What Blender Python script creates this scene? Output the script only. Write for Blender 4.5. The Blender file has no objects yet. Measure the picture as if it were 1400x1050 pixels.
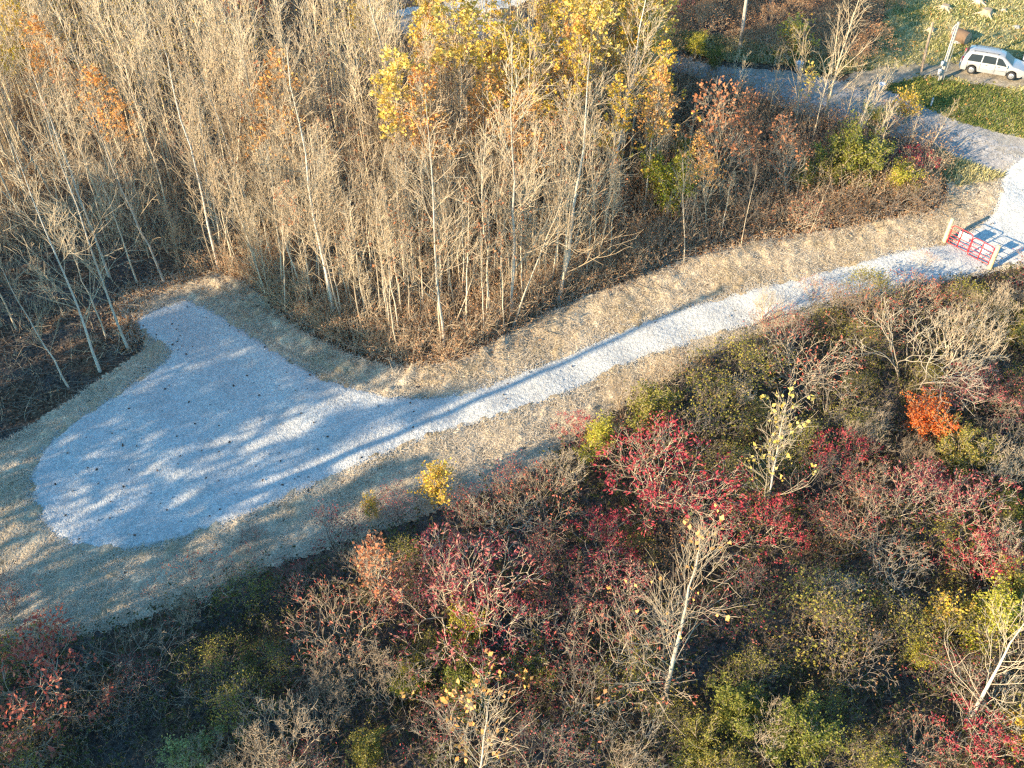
import bpy, math, random
import numpy as np
from mathutils import Vector, Quaternion
rng = np.random.default_rng(11); random.seed(11)
C = bpy.context.scene.collection
R_ = math.radians

# ------------------------------------------------------------------ camera geometry and terrain
F = 1300.0; TH = R_(44); CZ = 36.0
TT = np.array([-900, 0, 36, 57, 66, 76, 90, 120, 200, 900.0])
TR = np.array([0, 0, 0, 1.4, 2.8, 4.5, 6, 7.5, 10, 25.0])
_h = np.diff(TT); _d = np.diff(TR) / _h
_m = np.zeros(len(TT))
for _i in range(1, len(TT) - 1):
    if _d[_i - 1] * _d[_i] > 0:
        _a, _b = 2 * _h[_i] + _h[_i - 1], _h[_i] + 2 * _h[_i - 1]
        _m[_i] = (_a + _b) / (_a / _d[_i - 1] + _b / _d[_i])
_m[-1] = _d[-1]


def rise(t):
    i = np.clip(np.searchsorted(TT, t) - 1, 0, len(TT) - 2)
    h = _h[i]; s = (t - TT[i]) / h
    return ((2*s**3 - 3*s**2 + 1) * TR[i] + (s**3 - 2*s**2 + s) * h * _m[i]
            + (-2*s**3 + 3*s**2) * TR[i+1] + (s**3 - s**2) * h * _m[i+1])


def H(x, y):
    x = np.asarray(x, float); y = np.asarray(y, float)
    return (rise(y + .35 * x) + .07 * np.sin(x * .61 + 1.3 * np.sin(y * .23)) * np.cos(y * .53 + .4)
            + .04 * np.sin(x * 1.37 + y * 1.1 + 2))


def ray(u, v):
    a = (u - 700) / F; b = (525 - v) / F
    return np.array([a, b * math.sin(TH) + math.cos(TH), b * math.cos(TH) - math.sin(TH)])


_DD = np.linspace(20, 260, 6000)


def px(u, v):
    """point of the ground seen at photograph pixel (u, v)"""
    d = ray(u, v)
    k = int(np.argmax(CZ + d[2] * _DD - H(d[0] * _DD, d[1] * _DD) < 0))
    p = d * _DD[k]
    return np.array([p[0], p[1], float(H(p[0], p[1]))])


def proj(x, y, z):
    z = z - CZ
    dep = y * math.cos(TH) - z * math.sin(TH)
    up = y * math.sin(TH) + z * math.cos(TH)
    return 700 + F * x / dep, 525 - F * up / dep, dep


def stand(base, top):
    """ground point and the point straight-ish above it that the photograph shows at pixel top"""
    B = px(*base); d = ray(*top)
    n = np.array([B[0], B[1], 0.0])
    s = (n @ (B - np.array([0, 0, CZ]))) / (n @ d)
    return B, d * s + np.array([0, 0, CZ])


def closed_curve(pts, n=6):
    P = np.array(pts, float); N = len(P); out = []
    for i in range(N):
        p0, p1, p2, p3 = P[i-1], P[i], P[(i+1) % N], P[(i+2) % N]
        for t in np.arange(n) / n:
            out.append(.5 * ((2*p1) + (-p0+p2)*t + (2*p0-5*p1+4*p2-p3)*t*t + (-p0+3*p1-3*p2+p3)*t**3))
    return np.array(out)


def inside(poly, x, y):
    r = np.zeros(np.shape(x), bool); n = len(poly); j = n - 1
    for i in range(n):
        xi, yi = poly[i]; xj, yj = poly[j]
        if yi != yj:
            c = ((yi > y) != (yj > y)) & (x < (xj - xi) * (y - yi) / (yj - yi) + xi)
            r ^= c
        j = i
    return r


def ground_poly(pts, n=1):
    q = closed_curve(pts, n) if n > 1 else np.array(pts, float)
    return np.array([px(u, v)[:2] for u, v in q])


# ------------------------------------------------------------------ mesh helpers
class MB:
    def __init__(self): self.v = []; self.q = []; self.t = []; self.n = 0
    def add(self, v, q=None, t=None):
        v = np.asarray(v, np.float32).reshape(-1, 3)
        if q is not None and len(q): self.q.append(np.asarray(q, np.int64).reshape(-1, 4) + self.n)
        if t is not None and len(t): self.t.append(np.asarray(t, np.int64).reshape(-1, 3) + self.n)
        self.v.append(v); self.n += len(v); return self
    def tubes(self, P, Rr, k=3):
        """P (N,m,3) centre lines, Rr (N,m) radii: N open tubes of k sides"""
        P = np.asarray(P, float); N, m, _ = P.shape
        if N == 0: return self
        T = np.gradient(P, axis=1) if m > 2 else np.repeat(P[:, 1:] - P[:, :1], 2, axis=1)
        T /= np.linalg.norm(T, axis=2, keepdims=True) + 1e-9
        ref = np.where(np.abs(T[:, :1, 2:3]) > .9, np.array([1., 0, 0]), np.array([0, 0, 1.]))
        A = np.cross(T, ref); A /= np.linalg.norm(A, axis=2, keepdims=True) + 1e-9
        B = np.cross(T, A)
        an = np.arange(k) * 2 * math.pi / k
        V = P[:, :, None] + Rr[:, :, None, None] * (A[:, :, None] * np.cos(an)[:, None] + B[:, :, None] * np.sin(an)[:, None])
        base = (np.arange(N) * m * k)[:, None, None] + (np.arange(m - 1) * k)[None, :, None]
        j = np.arange(k)[None, None, :]; j2 = (j + 1) % k
        return self.add(V, np.stack([base + j, base + j2, base + k + j2, base + k + j], -1))
    def leaves(self, pos, L, W, dirs=None, flat=.5):
        """pointed leaf blades with a fold along the midrib"""
        pos = np.asarray(pos, float); N = len(pos)
        if N == 0: return self
        d = rng.normal(size=(N, 3)) if dirs is None else dirs + .55 * rng.normal(size=(N, 3))
        d[:, 2] *= 1 - flat * .6; d /= np.linalg.norm(d, axis=1, keepdims=True) + 1e-9
        r = rng.normal(size=(N, 3)); s = np.cross(d, r); s /= np.linalg.norm(s, axis=1, keepdims=True) + 1e-9
        u = np.cross(s, d)
        sc = rng.uniform(.65, 1.3, (N, 1))
        l = L * sc; w = W * sc
        mid = pos + d * l * .45 + u * w * .25
        V = np.stack([pos, mid + s * w * .5, pos + d * l, mid - s * w * .5], 1)
        i = np.arange(N)[:, None] * 4
        return self.add(V, i + np.arange(4)[None])
    def box(self, lo, hi, M=None):
        x0, y0, z0 = lo; x1, y1, z1 = hi
        v = np.array([[x0,y0,z0],[x1,y0,z0],[x1,y1,z0],[x0,y1,z0],[x0,y0,z1],[x1,y0,z1],[x1,y1,z1],[x0,y1,z1]], float)
        if M is not None: v = v @ np.asarray(M)[:3, :3].T
        return self.add(v, [[0,3,2,1],[4,5,6,7],[0,1,5,4],[1,2,6,5],[2,3,7,6],[3,0,4,7]])
    def lathe(self, prof, k=16, c=(0, 0, 0), axis='z', cap=True):
        prof = np.array(prof, float); m = len(prof); a = np.arange(k) * 2 * math.pi / k
        r = prof[:, 0][:, None]; z = np.repeat(prof[:, 1][:, None], k, 1)
        X, Y = r * np.cos(a), r * np.sin(a)
        V = np.stack({'z': [X, Y, z], 'y': [X, z, Y], 'x': [z, X, Y]}[axis], -1) + np.array(c)
        j = np.arange(k); q = []
        for i in range(m - 1): q.append(np.stack([i*k+j, i*k+(j+1) % k, (i+1)*k+(j+1) % k, (i+1)*k+j], -1))
        self.add(V, np.concatenate(q))
        if cap:
            for i, rv in ((0, True), (m - 1, False)):
                cpt = V[i].mean(0); b = self.n
                vv = np.concatenate([V[i], cpt[None]])
                t = np.stack([j, (j+1) % k, np.full(k, k)], -1)
                self.add(vv, None, t[:, ::-1] if rv else t)
        return self
    def mesh(self, name, mat, smooth=False):
        me = bpy.data.meshes.new(name)
        V = np.concatenate(self.v) if self.v else np.zeros((0, 3), np.float32)
        Q = np.concatenate(self.q) if self.q else np.zeros((0, 4), np.int64)
        T = np.concatenate(self.t) if self.t else np.zeros((0, 3), np.int64)
        me.vertices.add(len(V)); me.vertices.foreach_set('co', V.astype(np.float32).ravel())
        me.loops.add(Q.size + T.size)
        me.loops.foreach_set('vertex_index', np.concatenate([Q.ravel(), T.ravel()]).astype(np.int32))
        me.polygons.add(len(Q) + len(T))
        me.polygons.foreach_set('loop_start', np.concatenate([np.arange(len(Q)) * 4, Q.size + np.arange(len(T)) * 3]).astype(np.int32))
        me.update(calc_edges=True)
        if smooth: me.polygons.foreach_set('use_smooth', np.ones(len(me.polygons), bool))
        me.materials.append(mat)
        return me
    def build(self, name, mat, parent=None, smooth=False, kind=None):
        return link(name, self.mesh(name, mat, smooth), parent, kind)


def link(name, me, parent=None, kind=None):
    o = bpy.data.objects.new(name, me); C.objects.link(o)
    if parent is not None: o.parent = parent
    if kind: o['kind'] = kind
    return o


def tag(o, label, cat=None, group=None, kind=None):
    o['label'] = label
    if cat: o['category'] = cat
    if group: o['group'] = group
    if kind: o['kind'] = kind
    return o


def empty(name, loc, rz=0, label=None, cat=None, group=None, scale=1):
    o = bpy.data.objects.new(name, None); C.objects.link(o)
    o.empty_display_size = .3
    o.location = [float(c) for c in loc]; o.rotation_euler = (0, 0, rz); o.scale = (scale,) * 3
    if label: tag(o, label, cat, group)
    return o


# ------------------------------------------------------------------ materials
def nm(name):
    m = bpy.data.materials.new(name); m.use_nodes = True
    nt = m.node_tree; nt.nodes.clear()
    out = nt.nodes.new('ShaderNodeOutputMaterial')
    return m, nt, out


def N(nt, t, **k):
    n = nt.nodes.new(t)
    for a, b in k.items():
        if a.startswith('i_'):
            key = a[2:].replace('_', ' ')
            n.inputs[int(key) if key.isdigit() else key].default_value = b
        else: setattr(n, a, b)
    return n


def ramp(nt, cols, fac, interp='LINEAR'):
    r = nt.nodes.new('ShaderNodeValToRGB'); e = r.color_ramp.elements; r.color_ramp.interpolation = interp
    n = len(cols)
    while len(e) < n: e.new(.5)
    for i, c in enumerate(cols):
        if len(c) == 4: p, c = c[0], c[1:]
        else: p = i / (n - 1)
        e[i].position = p; e[i].color = (*c, 1)
    nt.links.new(fac, r.inputs['Fac']); return r.outputs['Color']


def leafmat(name, cols, trans=.35, rough=.55):
    m, nt, out = nm(name)
    g = N(nt, 'ShaderNodeNewGeometry'); oi = N(nt, 'ShaderNodeObjectInfo')
    ad = N(nt, 'ShaderNodeMath', operation='MULTIPLY_ADD'); ad.inputs[1].default_value = .8
    nt.links.new(g.outputs['Random Per Island'], ad.inputs[0])
    ml = N(nt, 'ShaderNodeMath', operation='MULTIPLY'); ml.inputs[1].default_value = .2
    nt.links.new(oi.outputs['Random'], ml.inputs[0]); nt.links.new(ml.outputs[0], ad.inputs[2])
    col = ramp(nt, cols, ad.outputs[0])
    p = N(nt, 'ShaderNodeBsdfPrincipled'); p.inputs['Roughness'].default_value = rough
    p.inputs['Specular IOR Level'].default_value = .25
    t = N(nt, 'ShaderNodeBsdfTranslucent'); mx = N(nt, 'ShaderNodeMixShader'); mx.inputs[0].default_value = trans
    nt.links.new(col, p.inputs['Base Color']); nt.links.new(col, t.inputs['Color'])
    nt.links.new(p.outputs[0], mx.inputs[1]); nt.links.new(t.outputs[0], mx.inputs[2])
    nt.links.new(mx.outputs[0], out.inputs[0]); return m


def barkmat(name, c0, c1, scale=3, dark=None):
    m, nt, out = nm(name)
    tc = N(nt, 'ShaderNodeTexCoord'); oi = N(nt, 'ShaderNodeObjectInfo')
    nz = N(nt, 'ShaderNodeTexNoise'); nz.inputs['Scale'].default_value = scale; nz.inputs['Detail'].default_value = 4
    mp = N(nt, 'ShaderNodeMapping'); mp.inputs['Scale'].default_value = (1, 1, .5)
    nt.links.new(tc.outputs['Object'], mp.inputs[0]); nt.links.new(mp.outputs[0], nz.inputs['Vector'])
    ad = N(nt, 'ShaderNodeMath', operation='MULTIPLY_ADD'); ad.inputs[1].default_value = .45
    nt.links.new(oi.outputs['Random'], ad.inputs[0])
    ml = N(nt, 'ShaderNodeMath', operation='MULTIPLY'); ml.inputs[1].default_value = .6
    nt.links.new(nz.outputs['Fac'], ml.inputs[0]); nt.links.new(ml.outputs[0], ad.inputs[2])
    cols = [(.22, *(dark or c0)), (.42, *c0), (.8, *c1)]
    col = ramp(nt, cols, ad.outputs[0])
    p = N(nt, 'ShaderNodeBsdfPrincipled'); p.inputs['Roughness'].default_value = .85
    p.inputs['Specular IOR Level'].default_value = .2
    nt.links.new(col, p.inputs['Base Color']); nt.links.new(p.outputs[0], out.inputs[0]); return m


def stalkmat(name, cols):
    """colour from each stalk's own random number"""
    m, nt, out = nm(name)
    g = N(nt, 'ShaderNodeNewGeometry')
    p = N(nt, 'ShaderNodeBsdfPrincipled'); p.inputs['Roughness'].default_value = .8
    p.inputs['Specular IOR Level'].default_value = .2
    nt.links.new(ramp(nt, cols, g.outputs['Random Per Island']), p.inputs['Base Color'])
    nt.links.new(p.outputs[0], out.inputs[0]); return m


def groundmat(name, layers, bump=(8, .03), rough=.95, speck=None):
    """layers: list of (noise scale, ramp colours); mixed by a large noise. speck: voronoi (scale, dark, bright)"""
    m, nt, out = nm(name)
    tc = N(nt, 'ShaderNodeTexCoord'); co = tc.outputs['Object']
    col = None
    for i, (sc, cols) in enumerate(layers):
        nz = N(nt, 'ShaderNodeTexNoise'); nz.inputs['Scale'].default_value = sc
        nz.inputs['Detail'].default_value = 8; nz.inputs['Roughness'].default_value = .65
        nt.links.new(co, nz.inputs['Vector'])
        cr = ramp(nt, cols, nz.outputs['Fac'])
        if col is None: col = cr
        else:
            mk = N(nt, 'ShaderNodeTexNoise'); mk.inputs['Scale'].default_value = .22 + .13 * i
            mk.inputs['Detail'].default_value = 6; nt.links.new(co, mk.inputs['Vector'])
            mr = N(nt, 'ShaderNodeMapRange'); mr.inputs['From Min'].default_value = .42; mr.inputs['From Max'].default_value = .6
            nt.links.new(mk.outputs['Fac'], mr.inputs['Value'])
            mx = N(nt, 'ShaderNodeMix', data_type='RGBA'); nt.links.new(mr.outputs[0], mx.inputs['Factor'])
            nt.links.new(col, mx.inputs[6]); nt.links.new(cr, mx.inputs[7]); col = mx.outputs[2]
    if speck:
        vo = N(nt, 'ShaderNodeTexVoronoi'); vo.inputs['Scale'].default_value = speck[0]
        nt.links.new(co, vo.inputs['Vector'])
        sx = N(nt, 'ShaderNodeSeparateColor'); nt.links.new(vo.outputs['Color'], sx.inputs[0])
        mr = N(nt, 'ShaderNodeMapRange'); mr.inputs['To Min'].default_value = speck[1]; mr.inputs['To Max'].default_value = speck[2]
        nt.links.new(sx.outputs[0], mr.inputs['Value'])
        mx = N(nt, 'ShaderNodeMix', data_type='RGBA', blend_type='MULTIPLY'); mx.inputs['Factor'].default_value = 1
        nt.links.new(col, mx.inputs[6]); nt.links.new(mr.outputs[0], mx.inputs[7]); col = mx.outputs[2]
    p = N(nt, 'ShaderNodeBsdfPrincipled'); p.inputs['Roughness'].default_value = rough
    p.inputs['Specular IOR Level'].default_value = .15
    nt.links.new(col, p.inputs['Base Color'])
    bz = N(nt, 'ShaderNodeTexNoise'); bz.inputs['Scale'].default_value = bump[0]; bz.inputs['Detail'].default_value = 5
    nt.links.new(co, bz.inputs['Vector'])
    bp = N(nt, 'ShaderNodeBump'); bp.inputs['Distance'].default_value = bump[1]
    nt.links.new(bz.outputs['Fac'], bp.inputs['Height']); nt.links.new(bp.outputs[0], p.inputs['Normal'])
    nt.links.new(p.outputs[0], out.inputs[0]); return m


def plain(name, col, rough=.5, metal=0, noise=.12, scale=6, coat=0, spec=.5):
    m, nt, out = nm(name)
    tc = N(nt, 'ShaderNodeTexCoord'); nz = N(nt, 'ShaderNodeTexNoise')
    nz.inputs['Scale'].default_value = scale; nz.inputs['Detail'].default_value = 5
    nt.links.new(tc.outputs['Object'], nz.inputs['Vector'])
    c = ramp(nt, [(.3, *[x * (1 - noise) for x in col]), (.7, *[min(1, x * (1 + noise)) for x in col])], nz.outputs['Fac'])
    p = N(nt, 'ShaderNodeBsdfPrincipled'); p.inputs['Roughness'].default_value = rough
    p.inputs['Metallic'].default_value = metal; p.inputs['Coat Weight'].default_value = coat
    p.inputs['Specular IOR Level'].default_value = spec
    nt.links.new(c, p.inputs['Base Color']); nt.links.new(p.outputs[0], out.inputs[0]); return m


M = {}
M['pale_bark'] = barkmat('pale bark', (.46, .37, .25), (.66, .56, .41), 2, (.26, .20, .13))
M['twig'] = barkmat('pale twigs', (.42, .32, .20), (.62, .50, .33), 1.2)
M['white_bark'] = barkmat('white bark', (.46, .40, .31), (.66, .59, .48), 2.5, (.26, .21, .16))
M['grey_bark'] = barkmat('grey bark', (.25, .21, .155), (.47, .40, .29), 2, (.13, .105, .08))
M['tan_bark'] = barkmat('tan bark', (.35, .27, .18), (.54, .44, .30), 2, (.2, .15, .1))
M['mid_bark'] = barkmat('brown grey twigs', (.16, .13, .10), (.33, .27, .20), 2, (.09, .07, .055))
M['dark_bark'] = barkmat('dark bark', (.13, .10, .085), (.25, .20, .16), 2, (.07, .055, .045))
M['red'] = leafmat('crimson leaves', [(.20, .02, .035), (.40, .04, .06), (.52, .07, .08), (.52, .16, .14)])
M['rose'] = leafmat('rose red leaves', [(.17, .025, .035), (.32, .05, .065), (.44, .10, .10), (.46, .24, .17), (.30, .04, .06)])
M['deepred'] = leafmat('dusky red leaves', [(.16, .02, .03), (.30, .04, .05), (.40, .10, .08), (.42, .20, .14)])
M['orange'] = leafmat('orange leaves', [(.45, .06, .02), (.62, .12, .025), (.75, .24, .05), (.70, .16, .04)])
M['rust'] = leafmat('rust leaves', [(.30, .10, .045), (.46, .18, .08), (.55, .26, .12), (.38, .11, .06)])
M['coral'] = leafmat('coral leaves', [(.36, .05, .04), (.48, .11, .07), (.52, .19, .11), (.30, .045, .05)])
M['yellow'] = leafmat('yellow leaves', [(.60, .36, .06), (.72, .52, .10), (.74, .60, .18), (.54, .32, .08)])
M['gold'] = leafmat('gold leaves', [(.60, .30, .05), (.70, .44, .06), (.50, .42, .06), (.60, .36, .1)])
M['peach'] = leafmat('peach leaves', [(.72, .30, .07), (.78, .42, .12), (.70, .34, .14), (.80, .52, .12)])
M['green'] = leafmat('green leaves', [(.09, .11, .02), (.16, .18, .03), (.24, .23, .04), (.32, .28, .07)])
M['olive'] = leafmat('olive leaves', [(.13, .13, .025), (.22, .20, .035), (.30, .27, .05), (.34, .22, .06)])
M['lime'] = leafmat('yellow green leaves', [(.26, .27, .03), (.40, .38, .04), (.52, .46, .06), (.5, .36, .06)])
M['sage'] = leafmat('sage leaves', [(.17, .20, .07), (.27, .30, .10), (.36, .38, .15), (.26, .26, .08)])
M['brown'] = leafmat('brown leaves', [(.14, .07, .03), (.26, .13, .055), (.36, .20, .09), (.30, .16, .06)])
M['tanleaf'] = leafmat('dry tan leaves', [(.26, .16, .085), (.40, .26, .14), (.48, .32, .18), (.46, .24, .11)])
M['rustan'] = leafmat('rusty tan leaves', [(.24, .12, .055), (.40, .22, .11), (.50, .30, .15), (.50, .20, .09)])
M['litterleaf'] = leafmat('dead leaves', [(.07, .05, .035), (.15, .10, .065), (.27, .18, .11), (.21, .12, .065)], .1)
M['darkleaf'] = leafmat('dark fallen leaves', [(.05, .03, .02), (.1, .055, .035)], .05)
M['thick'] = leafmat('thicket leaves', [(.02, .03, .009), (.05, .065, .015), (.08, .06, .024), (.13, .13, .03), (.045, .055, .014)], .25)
M['drystalk'] = stalkmat('dry stalks', [(.30, .21, .13), (.48, .37, .24), (.58, .48, .33), (.42, .28, .17)])
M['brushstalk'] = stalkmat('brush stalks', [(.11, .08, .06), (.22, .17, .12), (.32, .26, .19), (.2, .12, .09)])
M['straw'] = stalkmat('straw', [(.38, .30, .20), (.54, .45, .32), (.63, .54, .41), (.42, .34, .23)])
M['grass'] = stalkmat('grass', [(.05, .085, .015), (.10, .14, .025), (.17, .17, .04), (.26, .23, .07)])
M['drygrass'] = stalkmat('dry grass', [(.27, .24, .09), (.42, .36, .16), (.52, .45, .23), (.20, .20, .06)])

# ------------------------------------------------------------------ the setting
DRIVE = [(43,650),(47,690),(64,722),(95,744),(140,753),(200,748),(270,730),(350,700),(440,660),(530,620),(620,588),(700,565),
         (780,536),(870,494),(950,470),(1040,441),(1130,414),(1230,393),(1300,381),(1355,370),(1410,358),(1500,330),(1620,290),(1640,230),(1500,205),(1420,205),(1374,234),
         (1367,262),(1356,292),(1332,315),(1290,334),(1228,345),(1125,372),(988,407),(871,444),(790,480),(700,515),(640,535),
         (590,545),(540,543),(480,530),(430,512),(385,485),(330,450),(290,425),(252,411),(215,424),(187,439),(198,458),(233,481),(214,503),
         (160,540),(100,578),(60,615)]
VERGE = [(-60,640),(0,606),(60,572),(125,528),(180,492),(200,468),(172,440),(172,410),(255,380),(330,388),(390,440),(480,488),(560,503),(625,497),
         (700,458),(780,416),(870,384),(930,360),(1000,338),(1100,322),(1200,306),(1285,286),(1300,246),(1345,238),(1380,230),(1480,215),(1620,240),(1620,310),(1500,345),(1400,366),
         (1290,386),(1150,420),(1060,450),(960,488),(870,545),(780,605),(720,650),(620,690),(520,728),(420,760),(300,805),(150,862),(0,880),(-60,890)]
LANE = [(1800,240),(1650,222),(1480,200),(1400,190),(1340,176),(1285,158),(1230,131),(1150,113),(1080,99),(1000,94),(950,84),(900,71),(840,56),(760,44),(700,32),(640,22),(560,22),(520,30),
        (560,48),(640,54),(700,62),(760,70),(840,80),(890,90),(940,104),(1000,121),(1080,152),(1150,170),(1240,195),(1300,216),(1374,243),(1430,262),(1500,280),(1650,305),(1800,325)]
FARROAD = [(520,30),(560,22),(640,22),(700,10),(760,-12),(840,-40),(760,-50),(690,-22),(640,-2),(590,8),(540,16)]
SPUR = [(1150,118),(1178,98),(1250,90),(1310,87),(1360,86),(1470,100),(1470,124),(1390,120),(1340,116),(1290,106),(1235,110),(1190,124)]
LAWN = [(1172,100),(1195,60),(1210,10),(1215,-60),(1600,-60),(1600,230),(1480,215),(1400,192),(1340,178),(1285,160),(1230,133),(1195,122)]

def axis(a, b, step, far):
    o = np.geomspace(2, far, 14)
    return np.concatenate([a - o[::-1], np.arange(a, b + .01, step), b + o])
xs = axis(-75, 75, .6, 700); ys = axis(-20, 110, .6, 700)
X, Y = np.meshgrid(xs, ys)
nx, ny = len(xs), len(ys)
idx = np.arange(nx * ny).reshape(ny, nx)
quads = np.stack([idx[:-1, :-1], idx[:-1, 1:], idx[1:, 1:], idx[1:, :-1]], -1).reshape(-1, 4)
mb = MB().add(np.stack([X, Y, H(X, Y)], -1), quads)
M['soil'] = groundmat('woodland floor', [(2.2, [(.25, .035, .025, .02), (.5, .10, .065, .04), (.75, .19, .125, .07)]),
                                        (3.0, [(.3, .05, .045, .04), (.6, .10, .085, .07), (.8, .16, .10, .06)])], (7, .10), speck=(9, .5, 1.5))
mb.build('ground', M['soil'], smooth=True, kind='structure')


def lumps(x, y, amp):
    g = np.random.default_rng(5); z = 0
    for i in range(26):
        k = g.uniform(1.6, 11); a = g.uniform(0, 6.28); z = z + np.sin(k * (x * math.cos(a) + y * math.sin(a)) + g.uniform(0, 6.28)) / k ** .55
    return amp * z


def near(poly, x, y):
    d = np.full(np.shape(x), 1e9)
    for a, b in zip(poly[:-1], poly[1:]):
        ab = b - a; t = np.clip(((x - a[0]) * ab[0] + (y - a[1]) * ab[1]) / (ab @ ab), 0, 1)
        d = np.minimum(d, np.hypot(x - a[0] - t * ab[0], y - a[1] - t * ab[1]))
    return d
gRIDGE = np.array([px(u, v)[:2] for u, v in [(300,380),(340,398),(400,455),(480,500),(560,514),(640,497),(720,455),(800,422),(880,392),(960,362),(1060,342),(1160,322),(1260,302)]])
gRUT = np.array([px(u, v)[:2] for u, v in [(262,392),(330,437),(390,478),(450,507),(520,530),(600,527)]])
gRUT2 = gRUT + np.array([.5, 1.5])


def bank(x, y):
    n = lumps(x * .9, y * .9, .09)
    r_ = .18 * np.exp(-(near(gRIDGE, x, y) / .75) ** 2) * (1 + 2.2 * n.clip(-.35, .5))
    for k in (gRUT, gRUT2):
        d = near(k, x, y); r_ = r_ - .09 * np.exp(-(d / .13) ** 2) + .05 * np.exp(-((d - .3) / .12) ** 2)
    return r_


def sheet(name, poly, step, off, mat, rough=0.0, soft=0.0, lump=0.0, edge=None):
    lo = poly.min(0); hi = poly.max(0)
    gx = np.arange(lo[0] - step, hi[0] + step, step); gy = np.arange(lo[1] - step, hi[1] + step, step)
    X, Y = np.meshgrid(gx, gy); ny, nx = X.shape
    X = X + rng.uniform(-.25, .25, X.shape) * step; Y = Y + rng.uniform(-.25, .25, X.shape) * step
    cx = (X[:-1, :-1] + X[1:, 1:]) / 2; cy = (Y[:-1, :-1] + Y[1:, 1:]) / 2
    if soft:
        cx = cx + soft * (np.sin(cy * 3.1) * .5 + np.sin(cy * 7.7 + cx * 2) * .4 + rng.normal(size=cx.shape) * .5)
        cy = cy + soft * (np.sin(cx * 2.7 + 1) * .5 + np.sin(cx * 6.9 - cy) * .4 + rng.normal(size=cx.shape) * .5)
    k = inside(poly, cx, cy)
    idx = np.arange(nx * ny).reshape(ny, nx)
    q = np.stack([idx[:-1, :-1], idx[:-1, 1:], idx[1:, 1:], idx[1:, :-1]], -1)[k]
    Z = H(X, Y) + off
    if lump: Z = Z + np.where((inside(gDRIVE, X, Y) & (near(_ring, X, Y) > .3)) | inside(gLANE, X, Y), -.02, np.maximum(lumps(X, Y, lump) + bank(X, Y), -off * .8))
    if edge is not None: Z = Z - (off - edge) * (1 - np.clip(near(np.concatenate([poly, poly[:1]]), X, Y) / .38, 0, 1)) ** 1.3
    if rough: Z = Z + rough * rng.normal(size=X.shape).clip(-1.6, 2.2)
    used = np.unique(q); mp = np.full(nx * ny, -1); mp[used] = np.arange(len(used))
    V = np.stack([X, Y, Z], -1).reshape(-1, 3)[used]
    return MB().add(V, mp[q]).build(name, mat, kind='structure')


gDRIVE = ground_poly(DRIVE, 5); gVERGE = ground_poly(VERGE, 5); gLANE = ground_poly(LANE, 4)
gLAWN = ground_poly(LAWN, 4); gSPUR = ground_poly(SPUR, 4); gFAR = ground_poly(FARROAD, 4)
_ring = np.concatenate([gDRIVE, gDRIVE[:1]])
M['straw_soil'] = groundmat('straw covered earth', [(3, [(.3, .28, .22, .14), (.5, .47, .38, .26), (.7, .57, .48, .34)]),
                                                   (5, [(.3, .15, .115, .07), (.5, .31, .24, .145), (.75, .48, .38, .24)])], (9, .08), speck=(16, .7, 1.25))
M['gravel'] = groundmat('white crushed limestone', [(6, [(.35, .43, .43, .40), (.65, .57, .57, .53)]), (1.2, [(.3, .40, .395, .365), (.7, .54, .54, .50)])],
                        (14, .05), speck=(16, .76, 1.15))
M['lane'] = groundmat('grey road gravel', [(4, [(.3, .22, .205, .19), (.7, .34, .32, .30)]), (2, [(.3, .25, .22, .18), (.7, .36, .33, .28)])],
                      (12, .04), speck=(14, .75, 1.2))
M['lawn'] = groundmat('lawn turf', [(3, [(.3, .12, .13, .03), (.5, .22, .21, .06), (.75, .32, .28, .11)]),
                                   (2, [(.3, .26, .22, .09), (.55, .40, .34, .16), (.75, .50, .43, .24)])], (10, .08), speck=(10, .65, 1.3))
sheet('straw_verge', gVERGE, .16, .05, M['straw_soil'], .016, .16, .028)
sheet('lawn', gLAWN, .3, .03, M['lawn'], .02, .2)
sheet('gravel_road', gLANE, .15, .06, M['lane'], .008, .14)
M['spur'] = groundmat('brownish gravel track', [(4, [(.3, .20, .17, .13), (.7, .36, .31, .24)]), (2, [(.3, .16, .14, .09), (.7, .32, .27, .19)])], (12, .04), speck=(14, .75, 1.2))
sheet('parking_spur', gSPUR, .15, .085, M['spur'], .01, .25)
M['track'] = groundmat('packed wheel track', [(4, [(.3, .24, .225, .21), (.7, .38, .36, .335)])], (12, .03), speck=(14, .8, 1.15))
for pts in ([(1440,236),(1374,215),(1300,190),(1240,171),(1150,150),(1080,134),(1000,114),(940,98),(890,86)], [(1440,217),(1345,192),(1285,174),(1230,150),(1150,129),(1080,114),(1000,103),(950,93),(895,79)]):
    c = np.array([px(u, v)[:2] for u, v in pts]); t_ = np.gradient(c, axis=0); t_ /= np.hypot(*t_.T)[:, None]; n_ = np.stack([-t_[:, 1], t_[:, 0]], 1) * .24
    sheet('wheel_track', closed_curve(np.concatenate([c + n_, (c - n_)[::-1]]), 3), .12, .075, M['track'], .008, .22)
sheet('far_road', gFAR, .2, .09, M['gravel'], .01, .1)
sheet('gravel_driveway', gDRIVE, .075, .11, M['gravel'], .0125, .05, 0, .035)


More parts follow.
